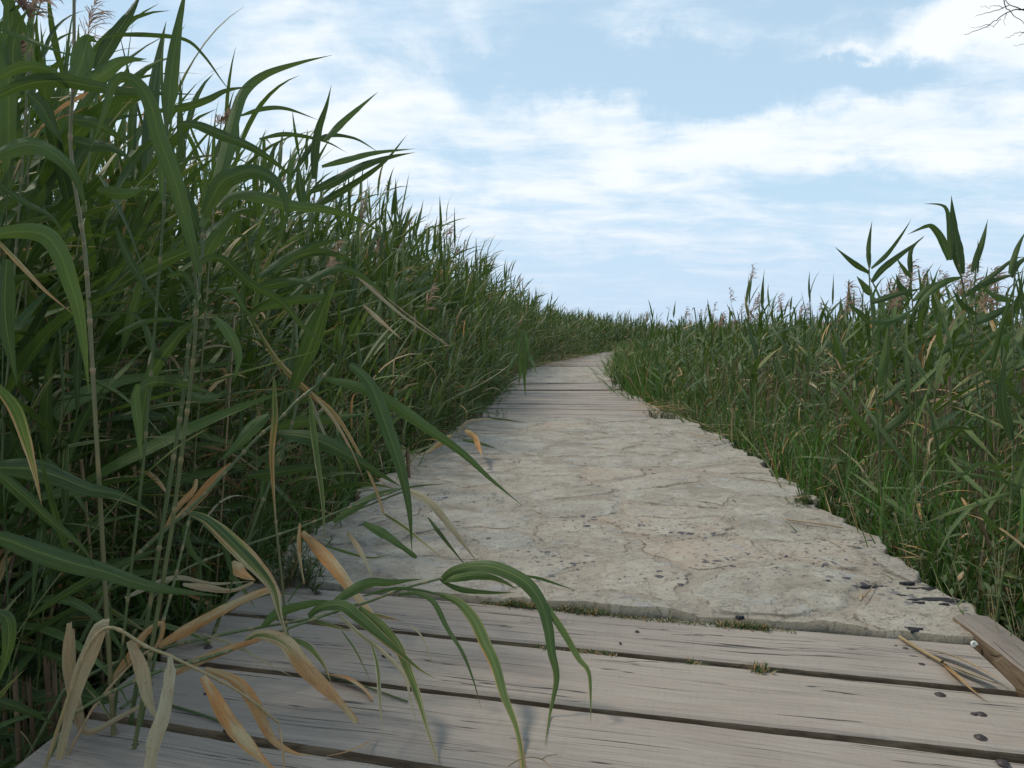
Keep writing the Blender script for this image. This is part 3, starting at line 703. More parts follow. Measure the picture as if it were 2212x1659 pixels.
# ---- the stalks leaning over the planks
hero('long green reed lying out over the planks, its arched leaves reaching farthest right', [(955, 1249), (875, 1270), (780, 1305), (665, 1337), (560, 1355), (460, 1375), (345, 1402), (230, 1440), (140, 1490)], 9.5, 1.30, 1.12, [
    ([(952, 1255), (979, 1233), (1036, 1222), (1082, 1230), (1135, 1258), (1168, 1301), (1184, 1354), (1192, 1411), (1202, 1465), (1188, 1541), (1177, 1610)], 36, .22, dict(d=(1.30, 1.14), peak=.3, twist=.25)),
    ([(954, 1255), (1017, 1243), (1074, 1251), (1120, 1275)], 25, .05, dict(d=(1.32, 1.30))),
    ([(956, 1257), (998, 1274), (1055, 1280), (1115, 1280)], 15, .15, dict(d=(1.32, 1.30))),
    ([(1085, 1240), (1150, 1274), (1188, 1323), (1219, 1369), (1250, 1423), (1272, 1453), (1276, 1522), (1276, 1565)], 19, .25, dict(d=(1.28, 1.12), peak=.45)),
    ([(1124, 1242), (1170, 1251), (1227, 1270), (1250, 1278)], 8, .2, dict(d=(1.30, 1.30))),
    ([(952, 1285), (990, 1301), (1024, 1339), (1047, 1388), (1070, 1438), (1089, 1503), (1112, 1560), (1124, 1610), (1132, 1675)], 31, .34, dict(d=(1.28, 1.02), endw=.45, twist=.2)),
    ([(860, 1285), (902, 1282), (937, 1301), (967, 1358), (998, 1407), (1021, 1465), (1040, 1533)], 14, .2, dict(d=(1.26, 1.16))),
    ([(712, 1310), (750, 1282), (799, 1259), (841, 1259), (915, 1250)], 28, .08, dict(d=(1.24, 1.27), peak=.35)),
    ([(784, 1288), (850, 1272), (905, 1275), (960, 1287), (1010, 1297)], 9, .2, dict(d=(1.25, 1.28))),
    ([(784, 1323), (826, 1331), (872, 1343)], 10, .5, dict(d=(1.24, 1.24))),
    ([(887, 1350), (914, 1381), (941, 1450)], 5, 1.0, dict(d=(1.2, 1.15))),
], dry=.15, lr=.86, wk=.86)
hero('second green reed lying low over the planks, with yellow-striped leaves hanging to the boards', [(775, 1303), (700, 1330), (620, 1358), (525, 1395), (425, 1428), (330, 1455), (230, 1500), (160, 1540)], 9.5, 1.22, 1.05, [
    ([(567, 1354), (597, 1327), (654, 1308), (712, 1301), (738, 1318)], 27, .12, dict(d=(1.20, 1.22))),
    ([(666, 1331), (693, 1312), (738, 1308), (776, 1335), (815, 1369), (864, 1411), (906, 1446), (940, 1466)], 30, .32, dict(d=(1.20, 1.12))),
    ([(776, 1312), (822, 1350), (857, 1396), (880, 1446), (902, 1503), (921, 1568), (946, 1645)], 27, .42, dict(d=(1.22, 1.03), endw=.3)),
    ([(731, 1327), (776, 1369), (830, 1411), (872, 1457), (887, 1510), (906, 1590)], 12, .6, dict(d=(1.20, 1.06))),
    ([(803, 1392), (815, 1438), (820, 1503), (826, 1600)], 12, .5, dict(d=(1.15, 1.04))),
    ([(530, 1385), (563, 1371), (616, 1388), (654, 1438), (700, 1484), (742, 1526), (772, 1562)], 42, .62, dict(d=(1.16, 1.09), endw=.4, twist=.15, peak=.5)),
    ([(624, 1377), (666, 1396), (700, 1438), (716, 1478)], 16, .4, dict(d=(1.16, 1.12))),
    ([(738, 1362), (769, 1407), (807, 1484)], 5, .3, dict(d=(1.16, 1.12))),
    ([(674, 1339), (712, 1350), (762, 1365)], 11, .4, dict(d=(1.2, 1.2))),
    ([(360, 1462), (425, 1430), (527, 1391), (600, 1372)], 26, .92, dict(d=(1.12, 1.16))),
    ([(440, 1370), (520, 1400), (590, 1440), (640, 1465)], 9, .7, dict(d=(1.18, 1.12))),
], dry=.12, lr=.84, wk=.88)
hero('pale dead reed stalk bent over the board ends, hung with tan and orange withered leaves', [(603, 1562), (524, 1499), (444, 1455), (365, 1416), (317, 1397), (238, 1355), (190, 1400), (150, 1500)], 9, 1.02, .98, [
    ([(235, 1352), (216, 1358), (197, 1404), (171, 1467), (149, 1547), (127, 1642)], 36, 1.1, dict(d=(1.0, 1.0), endw=.55, twist=.15, rnd=.93, base=.8)),
    ([(279, 1385), (302, 1436), (321, 1515), (345, 1562)], 32, 1.1, dict(d=(1.0, 1.0), twist=.3, rnd=.10, peak=.45)),
    ([(368, 1416), (365, 1467), (352, 1547), (333, 1604), (321, 1680)], 34, 1.1, dict(d=(1.0, .93), endw=.8, base=.3, peak=.75, rnd=.95)),
    ([(438, 1461), (460, 1499), (495, 1562), (546, 1620), (600, 1672)], 35, 1.1, dict(d=(1.0, .96), twist=.3, endw=.25, rnd=.03, peak=.5)),
    ([(444, 1445), (508, 1470), (546, 1515), (587, 1594), (635, 1626), (675, 1631)], 27, 1.05, dict(d=(1.02, 1.02), rnd=.05, peak=.45)),
    ([(603, 1562), (609, 1610), (616, 1680)], 6, 1.1, dict(d=(1.02, .98), rnd=.9, endw=.8)),
    ([(150, 1345), (148, 1420), (160, 1500), (175, 1568), (200, 1581), (254, 1552), (318, 1518)], 28, 1.05, dict(d=(1.02, 1.1), endw=.4, rnd=.92)),
    ([(155, 1360), (152, 1420), (158, 1490), (172, 1560)], 30, 1.05, dict(d=(1.04, 1.1), endw=.8, rnd=.9, tilt=.3)),
], dry=.75, group='', srnd=.9)
hero('withered tan reed with spotted leaves fallen across the plank ends', [(343, 1394), (300, 1420), (250, 1470), (200, 1530)], 7, 1.14, 1.06, [
    ([(343, 1396), (413, 1356), (492, 1312), (555, 1283), (590, 1274), (606, 1290)], 27, 1.0, dict(d=(1.14, 1.25), endw=.6, rnd=.04)),
    ([(235, 1480), (270, 1435), (311, 1372), (349, 1345), (350, 1372), (336, 1400)], 20, 1.1, dict(d=(1.1, 1.12), endw=.5, rnd=.05)),
    ([(270, 1292), (317, 1270), (381, 1248), (460, 1261), (549, 1255)], 13, .9, dict(d=(1.22, 1.3), rnd=.4)),
    ([(500, 1215), (524, 1239), (552, 1254)], 28, 1.0, dict(d=(1.32, 1.3), rnd=.06)),
    ([(395, 1262), (450, 1270), (500, 1276), (548, 1258)], 16, 1.0, dict(d=(1.25, 1.3), endw=.5, rnd=.92)),
], dry=1.0, group='', srnd=.2)

# ---- diagonal stalks reaching over the paving
hero('reed leaning out to the paving edge, two very long leaves drooping over the stone', [(722, 786), (680, 835), (640, 868), (600, 910), (560, 942), (500, 1005), (420, 1090), (300, 1195), (240, 1260)], 10, 1.55, 1.30, [
    ([(756, 787), (800, 832), (838, 930), (862, 1000), (874, 1045), (885, 1110), (890, 1195)], 33, .05, dict(d=(1.5, 1.42), twist=.15)),
    ([(702, 818), (780, 838), (850, 875), (930, 930), (1000, 980), (1060, 1035), (1128, 1092)], 27, .04, dict(d=(1.55, 1.5), twist=.2)),
    ([(600, 935), (665, 945), (725, 968), (800, 1012), (868, 1052)], 37, .03, dict(d=(1.5, 1.5))),
    ([(595, 925), (640, 913), (710, 905), (800, 892)], 28, .02, dict(d=(1.55, 1.6))),
    ([(535, 1028), (600, 1020), (675, 1010), (750, 1014)], 26, .05, dict(d=(1.5, 1.55))),
    ([(580, 895), (545, 925), (510, 965), (470, 1000)], 30, .05, dict(d=(1.48, 1.4))),
    ([(500, 1002), (460, 1040), (400, 1105), (312, 1178)], 22, 1.0, dict(d=(1.46, 1.36), rnd=.03)),
    ([(425, 1035), (418, 1060), (380, 1100), (345, 1160)], 14, .95, dict(d=(1.4, 1.36), rnd=.05)),
], dry=.1)
hero('reed arching low over the near corner of the paving, its tip leaves turning yellow', [(872, 1053), (750, 1098), (645, 1140), (520, 1182), (400, 1230), (330, 1290)], 7, 1.62, 1.38, [
    ([(870, 1055), (920, 1048), (967, 1045)], 4, .1, dict(d=(1.62, 1.65))),
    ([(872, 1054), (925, 1082), (975, 1140), (1005, 1180), (1037, 1222)], 18, .78, dict(d=(1.6, 1.5), rnd=.8)),
    ([(785, 1130), (825, 1150), (860, 1175), (900, 1205)], 22, .05, dict(d=(1.58, 1.55), endw=.5)),
    ([(652, 1150), (690, 1190), (725, 1228), (765, 1280), (810, 1332), (845, 1362)], 30, .80, dict(d=(1.5, 1.3), rnd=.55)),
    ([(750, 1150), (775, 1185), (795, 1225), (812, 1272)], 12, .7, dict(d=(1.55, 1.45), rnd=.1)),
    ([(830, 1110), (875, 1140), (925, 1180), (972, 1217)], 10, .5, dict(d=(1.6, 1.5))),
    ([(925, 1118), (960, 1165), (1012, 1230)], 9, .1, dict(d=(1.6, 1.5))),
    ([(720, 1127), (760, 1100), (810, 1070), (874, 1052)], 20, .08, dict(d=(1.58, 1.62))),
    ([(648, 1130), (646, 1190), (657, 1262)], 10, 1.1, dict(d=(1.45, 1.42), rnd=.02, endw=.4)),
    ([(600, 1172), (700, 1130), (800, 1090), (872, 1062)], 5, .1, dict(d=(1.6, 1.66), endw=.7)),
    ([(700, 1178), (740, 1190), (800, 1205), (850, 1195)], 7, .3, dict(d=(1.6, 1.6))),
], dry=.1)
hero('pale bundle of drooping sheaths hanging in front of the thicket above the paving corner', [(592, 815), (593, 900), (586, 990), (597, 1145)], 6, 1.5, 1.45, [
    ([(592, 820), (594, 900), (587, 990), (597, 1152)], 14, .45, dict(d=(1.45, 1.45), rnd=.7)),
    ([(670, 860), (683, 975), (697, 1080), (700, 1180)], 15, .35, dict(d=(1.48, 1.45), rnd=.8)),
    ([(550, 700), (600, 780), (665, 845), (725, 897), (775, 978), (810, 1052), (830, 1112)], 12, .55, dict(d=(1.6, 1.48), rnd=.85, endw=.5)),
    ([(668, 842), (720, 905), (760, 975), (790, 1045)], 8, .6, dict(d=(1.55, 1.48), rnd=.9)),
    ([(666, 850), (700, 935), (740, 1010)], 7, .6, dict(d=(1.55, 1.5), rnd=.95)),
], dry=.3, group='')
hero('spotted broad leaf on a reed standing at the plank corner, drooping onto the boards', [(412, 1105), (395, 1180), (370, 1280), (350, 1350)], 8, 1.2, 1.15, [
    ([(412, 1108), (450, 1125), (500, 1170), (550, 1220), (580, 1255), (595, 1285), (605, 1330), (620, 1375)], 37, .42, dict(d=(1.2, 1.14), endw=.14, peak=.42, rnd=.35)),
    ([(440, 1135), (475, 1160), (500, 1240), (495, 1290)], 14, .1, dict(d=(1.22, 1.2))),
    ([(410, 1120), (400, 1150), (420, 1200), (470, 1240)], 16, .1, dict(d=(1.22, 1.25))),
], dry=.1)
# ---- left foreground stalks
hero('reed at the extreme left with a broad blade sweeping right toward the planks', [(-40, 900), (-45, 1100), (-50, 1300)], 9, .95, .95, [
    ([(-40, 1150), (20, 1168), (75, 1190), (150, 1215), (225, 1235), (300, 1260), (375, 1276), (477, 1288)], 46, .06, dict(d=(.95, 1.05), endw=.04, twist=.12)),
    ([(-30, 1010), (60, 1012), (125, 1030), (190, 1056), (260, 1070), (330, 1106)], 48, .05, dict(d=(1.0, 1.1))),
    ([(-30, 1000), (50, 1070), (115, 1130), (175, 1180), (207, 1228)], 26, .08, dict(d=(.95, 1.0))),
    ([(-20, 820), (30, 880), (55, 945), (75, 1020), (90, 1092)], 27, .38, dict(d=(.9, .95), rnd=.9)),
    ([(-20, 1320), (14, 1335), (19, 1380), (12, 1425), (-8, 1490)], 30, .05, dict(d=(.9, .9))),
    ([(-15, 1510), (50, 1532), (124, 1567)], 22, .05, dict(d=(1.0, 1.05))),
], dry=.1)
hero('leftmost tall reed with a pale curved leaf hanging down against the thicket', [(-30, 300), (-25, 500), (-20, 800), (-15, 1000)], 9, .95, 1.0, [
    ([(-30, 508), (50, 500), (100, 510), (130, 550), (150, 605), (168, 665), (182, 750), (192, 850)], 40, .18, dict(d=(.9, .95), rnd=.95, twist=.2)),
    ([(-15, 510), (50, 578), (100, 630), (162, 682)], 11, .55, dict(d=(.9, .95), rnd=.9)),
    ([(-15, 390), (60, 440), (115, 472), (147, 530)], 15, .1, dict(d=(.98, 1.0))),
    ([(-25, 345), (50, 315), (100, 323), (150, 363), (175, 415), (186, 462)], 38, .12, dict(d=(.95, .98), rnd=.8)),
    ([(-20, 215), (50, 183), (125, 174), (200, 186), (280, 198), (425, 204)], 31, .03, dict(d=(1.0, 1.1))),
    ([(-10, 172), (40, 147), (85, 145), (130, 165), (152, 203)], 24, .03, dict(d=(1.0, 1.05))),
    ([(15, 560), (12, 690), (38, 835)], 40, .03, dict(d=(1.05, 1.05))),
], dry=.2)
hero('tall reed with a brownish purple stem at the upper left, its leaves streaming right', [(160, -60), (160, 60), (160, 160), (152, 300), (165, 420), (185, 560), (200, 800)], 10, 1.1, 1.1, [
    ([(205, 150), (240, 90), (280, 30), (310, -25)], 30, .03, dict(d=(1.1, 1.15), tilt=.4)),
    ([(160, 178), (178, 130), (190, 85), (212, 92)], 46, .02, dict(d=(1.08, 1.1), peak=.5)),
    ([(170, 190), (215, 165), (265, 132), (318, 127)], 34, .03, dict(d=(1.08, 1.15))),
    ([(215, 85), (250, 76), (325, 76), (400, 86), (440, 120), (480, 175), (508, 212)], 10, .05, dict(d=(1.1, 1.2))),
    ([(-5, 62), (50, 82), (110, 105), (165, 125)], 11, .05, dict(d=(1.1, 1.1))),
    ([(60, 200), (90, 230), (110, 270), (137, 312)], 34, .02, dict(d=(1.12, 1.12))),
    ([(150, 258), (200, 265), (240, 285), (277, 310)], 28, .02, dict(d=(1.12, 1.15))),
    ([(150, 300), (190, 312), (240, 318), (290, 350)], 30, .02, dict(d=(1.15, 1.15))),
], dry=.45, plume_=(160, -150, 1.1, .1, .3))
hero('tall reed with a broad folded dark leaf and plume in the upper left corner', [(62, 40), (60, 150), (52, 300), (30, 600), (10, 900)], 7, 1.3, 1.3, [
    ([(35, 170), (28, 115), (38, 60), (62, 18)], 33, .02, dict(d=(1.2, 1.2))),
    ([(60, 70), (64, 50), (66, 90), (50, 130)], 12, .3, dict(d=(1.18, 1.18), rnd=.95)),
    ([(0, 45), (20, 25), (60, 5), (100, 30), (105, 60)], 4, .2, dict(d=(1.3, 1.3))),
], dry=.3, plume_=(66, 45, 1.3, .08, -.5))
hero('slender reed with a nodding tan plume crossing the top edge near the left corner', [(92, -10), (75, 60), (65, 180), (60, 400)], 4, 1.4, 1.4, [
    ([(65, 100), (72, 60), (78, 45)], 10, .2, dict(d=(1.4, 1.4)))], dry=.3, plume_=(84, 10, 1.4, .08, 1.0))
hero('reed with a short brown plume hanging at the left edge below the topmost leaves', [(15, 135), (12, 250), (5, 500)], 4, 1.4, 1.4, [
    ([(12, 260), (30, 220), (60, 200)], 12, .1, dict(d=(1.4, 1.4)))], dry=.3, plume_=(12, 142, 1.4, .06, .7))
hero('reed with one broad upright blade rising past the top edge of the view', [(362, 262), (360, 330), (352, 480), (335, 700), (310, 1000)], 7, 1.05, 1.1, [
    ([(362, 268), (370, 165), (385, 60), (406, -45)], 30, .04, dict(d=(1.05, 1.05), rnd=.9)),
    ([(385, 268), (425, 270), (475, 290), (550, 322), (615, 368), (642, 397)], 24, .04, dict(d=(1.05, 1.15))),
    ([(340, 240), (400, 232), (450, 215), (490, 195), (548, 186)], 18, .03, dict(d=(1.1, 1.15))),
    ([(357, 275), (350, 180), (352, 110), (358, 70)], 7, .03, dict(d=(1.1, 1.1))),
    ([(390, 330), (388, 260), (390, 200), (388, 155)], 12, .03, dict(d=(1.15, 1.15))),
    ([(250, 490), (265, 530), (290, 580), (320, 625), (372, 697)], 17, .05, dict(d=(1.1, 1.1))),
    ([(210, 412), (270, 418), (330, 398)], 28, .03, dict(d=(1.15, 1.15))),
    ([(352, 440), (350, 340), (356, 290), (372, 230)], 18, .03, dict(d=(1.12, 1.12))),
], dry=.1)
hero('reed whose big leaf folds over near the top and hangs back down pale', [(410, 520), (425, 640), (415, 800), (390, 1000), (370, 1150)], 10, 1.0, 1.05, [
    ([(430, 590), (402, 480), (375, 380), (345, 300), (325, 225), (300, 183), (268, 166), (243, 182), (230, 228), (215, 272), (193, 328)], 36, .06, dict(d=(1.0, .95), peak=.45, rnd=.8, twist=.15)),
    ([(425, 575), (450, 558), (480, 560), (500, 575), (545, 615), (605, 650), (665, 715), (737, 767)], 22, .08, dict(d=(1.05, 1.15))),
    ([(360, 597), (395, 593), (415, 620), (430, 668)], 16, .04, dict(d=(1.0, 1.0))),
    ([(250, 722), (300, 700), (350, 690), (427, 701)], 14, .05, dict(d=(1.05, 1.0))),
    ([(360, 780), (330, 750), (310, 700), (265, 660)], 18, .02, dict(d=(1.1, 1.1))),
    ([(415, 700), (380, 730), (320, 830), (300, 1000)], 30, .02, dict(d=(1.1, 1.1))),
], dry=.2)
hero('thicket reed with a long blade whose tip streams right against the clouds', [(437, 470), (436, 560), (418, 700), (408, 740), (395, 860), (365, 1050)], 10, 1.15, 1.15, [
    ([(435, 490), (470, 395), (495, 300), (510, 240), (530, 195), (575, 160), (650, 135), (718, 119)], 30, .05, dict(d=(1.1, 1.25), rnd=.95)),
    ([(440, 465), (475, 400), (505, 380), (550, 370), (590, 388), (615, 425), (622, 495)], 38, .06, dict(d=(1.1, 1.1), rnd=.6, twist=.2)),
    ([(470, 450), (500, 425), (550, 423), (625, 443), (700, 452), (765, 470), (832, 507)], 27, .04, dict(d=(1.15, 1.3), rnd=.9)),
    ([(430, 500), (400, 420), (382, 380), (372, 300)], 26, .03, dict(d=(1.15, 1.15))),
    ([(465, 685), (495, 720), (515, 770), (505, 828)], 25, .1, dict(d=(1.15, 1.15), rnd=.95)),
    ([(475, 625), (505, 630), (530, 670), (557, 687)], 14, .12, dict(d=(1.2, 1.2))),
    ([(440, 560), (475, 500), (510, 460), (560, 450)], 30, .03, dict(d=(1.2, 1.2))),
    ([(400, 850), (440, 860), (470, 855), (490, 840)], 22, .03, dict(d=(1.15, 1.2))),
    ([(290, 850), (330, 825), (400, 832), (480, 858)], 26, .02, dict(d=(1.05, 1.15))),
    ([(298, 830), (292, 865), (300, 935), (304, 1002)], 22, .15, dict(d=(1.02, 1.02), rnd=.95)),
], dry=.1)
hero('reed with a wide straight dark blade standing in front of the thicket beside the paving', [(640, 700), (642, 850), (620, 950), (560, 1100)], 8, 1.6, 1.5, [
    ([(632, 840), (668, 750), (693, 680), (719, 612)], 42, .08, dict(d=(1.55, 1.5), endw=.35, peak=.5, rnd=.4, twist=.1)),
    ([(560, 668), (630, 650), (690, 643), (782, 622)], 24, .03, dict(d=(1.6, 1.6))),
    ([(545, 625), (600, 612), (650, 608), (700, 622)], 24, .03, dict(d=(1.6, 1.6))),
    ([(560, 600), (620, 560), (680, 530), (745, 515)], 26, .03, dict(d=(1.65, 1.7))),
    ([(590, 590), (640, 555), (700, 545), (790, 570)], 22, .04, dict(d=(1.65, 1.7))),
    ([(630, 640), (680, 600), (740, 580), (800, 610), (850, 660)], 18, .05, dict(d=(1.65, 1.75))),
], dry=.1)
hero('broken dry reed stem slanting down to the right out of the thicket', [(756, 582), (830, 640), (900, 695), (965, 745)], 4.5, 1.9, 1.9, [
    ([(756, 582), (820, 640), (880, 690), (968, 748)], 8, 1.1, dict(d=(1.9, 1.85), rnd=.1)),
    ([(785, 660), (830, 700), (870, 735)], 10, 1.05, dict(d=(1.9, 1.85), rnd=.5))], dry=.9, ground=False, group='')
hero('cluster of slim upright reed tips against the clouds, right of the folded leaf', [(690, 300), (684, 380), (672, 480), (650, 620), (620, 800)], 5, 1.9, 1.9, [
    ([(670, 415), (725, 390), (780, 360), (840, 340), (897, 329)], 22, .03, dict(d=(1.85, 1.95))),
    ([(695, 360), (750, 345), (810, 330), (897, 321)], 14, .03, dict(d=(1.85, 1.95))),
    ([(678, 387), (680, 330), (688, 280), (705, 230), (716, 183)], 20, .03, dict(d=(1.85, 1.85))),
    ([(700, 305), (740, 265), (780, 230), (817, 198)], 15, .03, dict(d=(1.85, 1.95))),
    ([(655, 450), (648, 400), (643, 340)], 21, .02, dict(d=(1.85, 1.85))),
    ([(580, 370), (590, 325), (600, 310), (612, 300)], 12, .02, dict(d=(2.0, 2.0))),
    ([(650, 460), (690, 440), (760, 400), (830, 350), (880, 290)], 16, .04, dict(d=(1.9, 2.0))),
    ([(630, 380), (690, 300), (760, 297), (820, 330)], 12, .04, dict(d=(1.9, 2.0))),
    ([(520, 250), (570, 235), (620, 235), (690, 260)], 10, .04, dict(d=(1.9, 2.0))),
    ([(560, 300), (620, 290), (700, 305), (750, 330)], 10, .04, dict(d=(1.9, 2.0))),
], dry=.1)
hero('reed with a small pinkish plume in the middle of the thicket top', [(478, 262), (470, 330), (460, 460)], 4, 1.7, 1.7, [
    ([(465, 340), (478, 300), (490, 262)], 12, .1, dict(d=(1.7, 1.7)))], dry=.3, plume_=(470, 268, 1.7, .05, .9))
hero('drooping reed hanging over the middle planks with grey-green leaves pointing straight down', [(1130, 712), (1122, 760), (1100, 790), (1040, 830), (960, 870)], 5, 4.2, 4.2, [
    ([(1130, 712), (1137, 745), (1132, 790), (1135, 860)], 14, .1, dict(d=(4.2, 4.2), rnd=.9)),
    ([(1128, 715), (1120, 760), (1124, 800), (1120, 835)], 16, .1, dict(d=(4.2, 4.2), rnd=.8)),
    ([(1122, 760), (1108, 780), (1098, 800), (1092, 820)], 9, .15, dict(d=(4.2, 4.1))),
    ([(1138, 760), (1150, 780), (1160, 810)], 8, .15, dict(d=(4.2, 4.1))),
    ([(1120, 725), (1090, 735), (1060, 738)], 9, .1, dict(d=(4.2, 4.2)))], dry=.1)
hero('fallen reed shoot with an orange leaf, lying on the left edge of the paving', [(980, 938), (930, 962), (885, 985), (850, 1005)], 4, 3.9, 3.2, [
    ([(975, 940), (955, 955), (925, 975), (903, 982)], 13, 1.1, dict(d=(3.6, 3.4), rnd=.02)),
    ([(1005, 930), (1025, 945), (1035, 968), (1043, 990)], 15, .85, dict(d=(3.7, 3.2), rnd=.6)),
    ([(985, 937), (1005, 915), (1020, 908), (1060, 905), (1080, 915)], 6, .8, dict(d=(3.9, 3.9))),
    ([(1000, 950), (1030, 955), (1075, 970)], 9, .1, dict(d=(3.6, 3.5))),
    ([(1050, 903), (1085, 906), (1140, 914)], 4, .1, dict(d=(4.6, 4.4))),
    ([(870, 985), (872, 968), (865, 960)], 10, 1.0, dict(d=(3.2, 3.2), rnd=.95))], dry=.6, ground=False, group='')

# ---- right hand tall tips
gR = 'reed tips standing above the right side'
hero('thin reed spreading its leaves like a fork, alone against the sky on the right', [(1877, 545), (1878, 600), (1881, 650), (1888, 760), (1895, 900)], 4, 2.2, 2.2, [
    ([(1878, 590), (1846, 570), (1803, 533)], 13, .03), ([(1878, 578), (1876, 535), (1884, 476)], 11, .03), ([(1882, 580), (1916, 550), (1946, 510), (1969, 473)], 10, .03),
    ([(1883, 610), (1906, 582), (1946, 550), (1996, 512)], 16, .03), ([(1880, 637), (1866, 617), (1850, 596)], 16, .03),
    ([(1880, 655), (1936, 636), (1998, 622)], 15, .03), ([(1880, 700), (1850, 670), (1830, 655)], 14, .03), ([(1884, 700), (1930, 690), (1990, 660)], 14, .03)], group=gR)
hero('tallest reed tip on the right, its two top leaves bending left', [(2050, 470), (2064, 540), (2085, 640), (2105, 760), (2115, 900)], 5, 2.2, 2.2, [
    ([(2078, 592), (2068, 540), (2060, 490), (2055, 422)], 26, .03), ([(2054, 562), (2052, 500), (2046, 455), (2031, 442), (1994, 440)], 13, .03),
    ([(2049, 562), (2036, 520), (2016, 492), (2001, 489), (1959, 507)], 16, .03), ([(2085, 640), (2130, 612), (2215, 585)], 14, .03), ([(2100, 700), (2156, 675), (2220, 640)], 18, .03),
    ([(2075, 600), (2040, 610), (2000, 640), (1960, 690)], 15, .03), ([(2100, 720), (2060, 740), (2010, 790)], 17, .04), ([(2105, 760), (2150, 720), (2200, 700)], 16, .04)], group=gR)
hero('short reed tip between the fork-like one and the tallest one on the right', [(1964, 560), (1970, 640), (1975, 720), (1978, 850)], 4, 2.3, 2.3, [
    ([(1966, 592), (1968, 540), (1998, 508)], 11, .03), ([(1966, 600), (1945, 570), (1935, 555)], 9, .03), ([(1970, 640), (1945, 620), (1935, 590)], 15, .03), ([(1972, 650), (2010, 620), (2060, 600)], 14, .04), ([(1973, 680), (1930, 690), (1880, 730)], 16, .04)], group=gR)
hero('reed with one slanting pointed leaf just right of the tallest tip', [(2110, 560), (2105, 620), (2110, 700), (2130, 860)], 4, 2.2, 2.2, [
    ([(2100, 588), (2121, 525), (2134, 473)], 15, .03), ([(2112, 590), (2113, 545), (2112, 515)], 6, .03), ([(2108, 620), (2150, 590), (2190, 560), (2215, 555)], 12, .03), ([(2110, 680), (2080, 660), (2055, 620)], 13, .04)], group=gR)
hero('rightmost reed tip, cut by the picture edge', [(2196, 560), (2190, 620), (2188, 700), (2196, 900)], 5, 2.1, 2.1, [
    ([(2181, 592), (2196, 540), (2217, 497)], 14, .03), ([(2186, 600), (2200, 570), (2240, 540)], 12, .03), ([(2188, 650), (2150, 640), (2110, 610)], 14, .03), ([(2190, 720), (2160, 740), (2100, 800)], 17, .04), ([(2192, 800), (2230, 770), (2260, 720)], 18, .04)], group=gR)
hero('reed with a tall broad pale green blade in the middle of the right side growth', [(1920, 690), (1915, 800), (1905, 900), (1900, 1000)], 5, 2.4, 2.4, [
    ([(1900, 835), (1912, 770), (1921, 680)], 20, .03, dict(rnd=.9)), ([(1890, 960), (1905, 900), (1895, 850)], 18, .05, dict(rnd=.9)),
    ([(1905, 870), (1950, 830), (1990, 820), (2010, 800)], 13, .05), ([(1900, 940), (1950, 900), (2000, 860), (2050, 850)], 20, .05, dict(rnd=.5)), ([(1898, 960), (1850, 900), (1800, 820)], 16, .05, dict(rnd=.95))], group='')
hero('reed bowing over the right edge with long thin pale leaves', [(2185, 900), (2188, 1000), (2180, 1130), (2165, 1250)], 7, 1.6, 1.6, [
    ([(2230, 1060), (2150, 1035), (2060, 1020), (1950, 1015)], 8, .2, dict(rnd=.9)), ([(2190, 1062), (2120, 1085), (2060, 1105), (1985, 1135)], 10, .3, dict(rnd=.95)),
    ([(2180, 1050), (2130, 1000), (2070, 1030), (2000, 1060)], 9, .1), ([(2185, 950), (2165, 860), (2172, 760)], 24, .05, dict(rnd=.4)),
    ([(2182, 1080), (2210, 1010), (2240, 940)], 16, .05), ([(2175, 1160), (2130, 1120), (2100, 1060)], 14, .05), ([(2172, 1200), (2220, 1150), (2260, 1120)], 14, .05)], group='')

# dry litter lying on the right end of the first plank
e = empty('dry_reed_stalk', gnd(2030, 1420), 'dry straw-coloured reed stalk with split leaves lying on the right end of the plank', 'dry reed', None)
loc = np.array(e.location)
Pn = np.array([gnd(px, py, .004+h) for px, py, h in [(1943, 1376, .004), (1985, 1402, .006), (2035, 1430, .008)]])
a = Acc(); a.add(*tubes((spline(Pn, 10)-loc)[None], np.full((1, 10), .0034), [.9], [.9], C=8)); a.build('stem', M['stem'], e)
def flat_leaf(parent, loc, pts, w, dry=1.1, rnd=.93, endw=None, n=24, tilt=.35, mat='leaf'):
    P = spline(np.array([gnd(px, py, h) for px, py, h in pts]), n); T = norm(np.gradient(P, axis=0)); sd = norm(np.cross(T, np.array([0, 0, 1.]))); nn = np.cross(sd, T)
    sd = math.cos(tilt)*sd + math.sin(tilt)*nn; s = np.linspace(0, 1, n); pr = blade_profile(s, .4, .3)
    if endw: pr = np.maximum(pr, endw)
    w_ = w*pr; cols = np.array([-.5, 0, .5]); V = P[:, None]+sd[:, None]*(w_[:, None]*cols)[..., None]; V[:, 1, 2] -= w_*.12
    V[..., 2] = np.maximum(V[..., 2], .0035)
    A = np.zeros((n, 3, 4)); A[..., 0] = cols+.5; A[..., 1] = s[:, None]; A[..., 2] = dry; A[..., 3] = rnd
    a = Acc(); a.add(V-loc, strip_faces(1, n, 3), A); return a.build('leaf', M[mat], parent)
flat_leaf(e, loc, [(2030, 1428, .010), (2080, 1448, .012), (2150, 1475, .010), (2230, 1505, .006)], .016, rnd=.95)
flat_leaf(e, loc, [(2035, 1430, .010), (2070, 1462, .010), (2100, 1490, .006), (2136, 1516, .005)], .016, rnd=.97)
flat_leaf(e, loc, [(2000, 1402, .012), (2060, 1416, .018), (2120, 1445, .014), (2180, 1480, .01)], .022, dry=.75, rnd=.9)
flat_leaf(e, loc, [(2040, 1432, .012), (2110, 1462, .012), (2225, 1492, .006)], .012, rnd=.95)
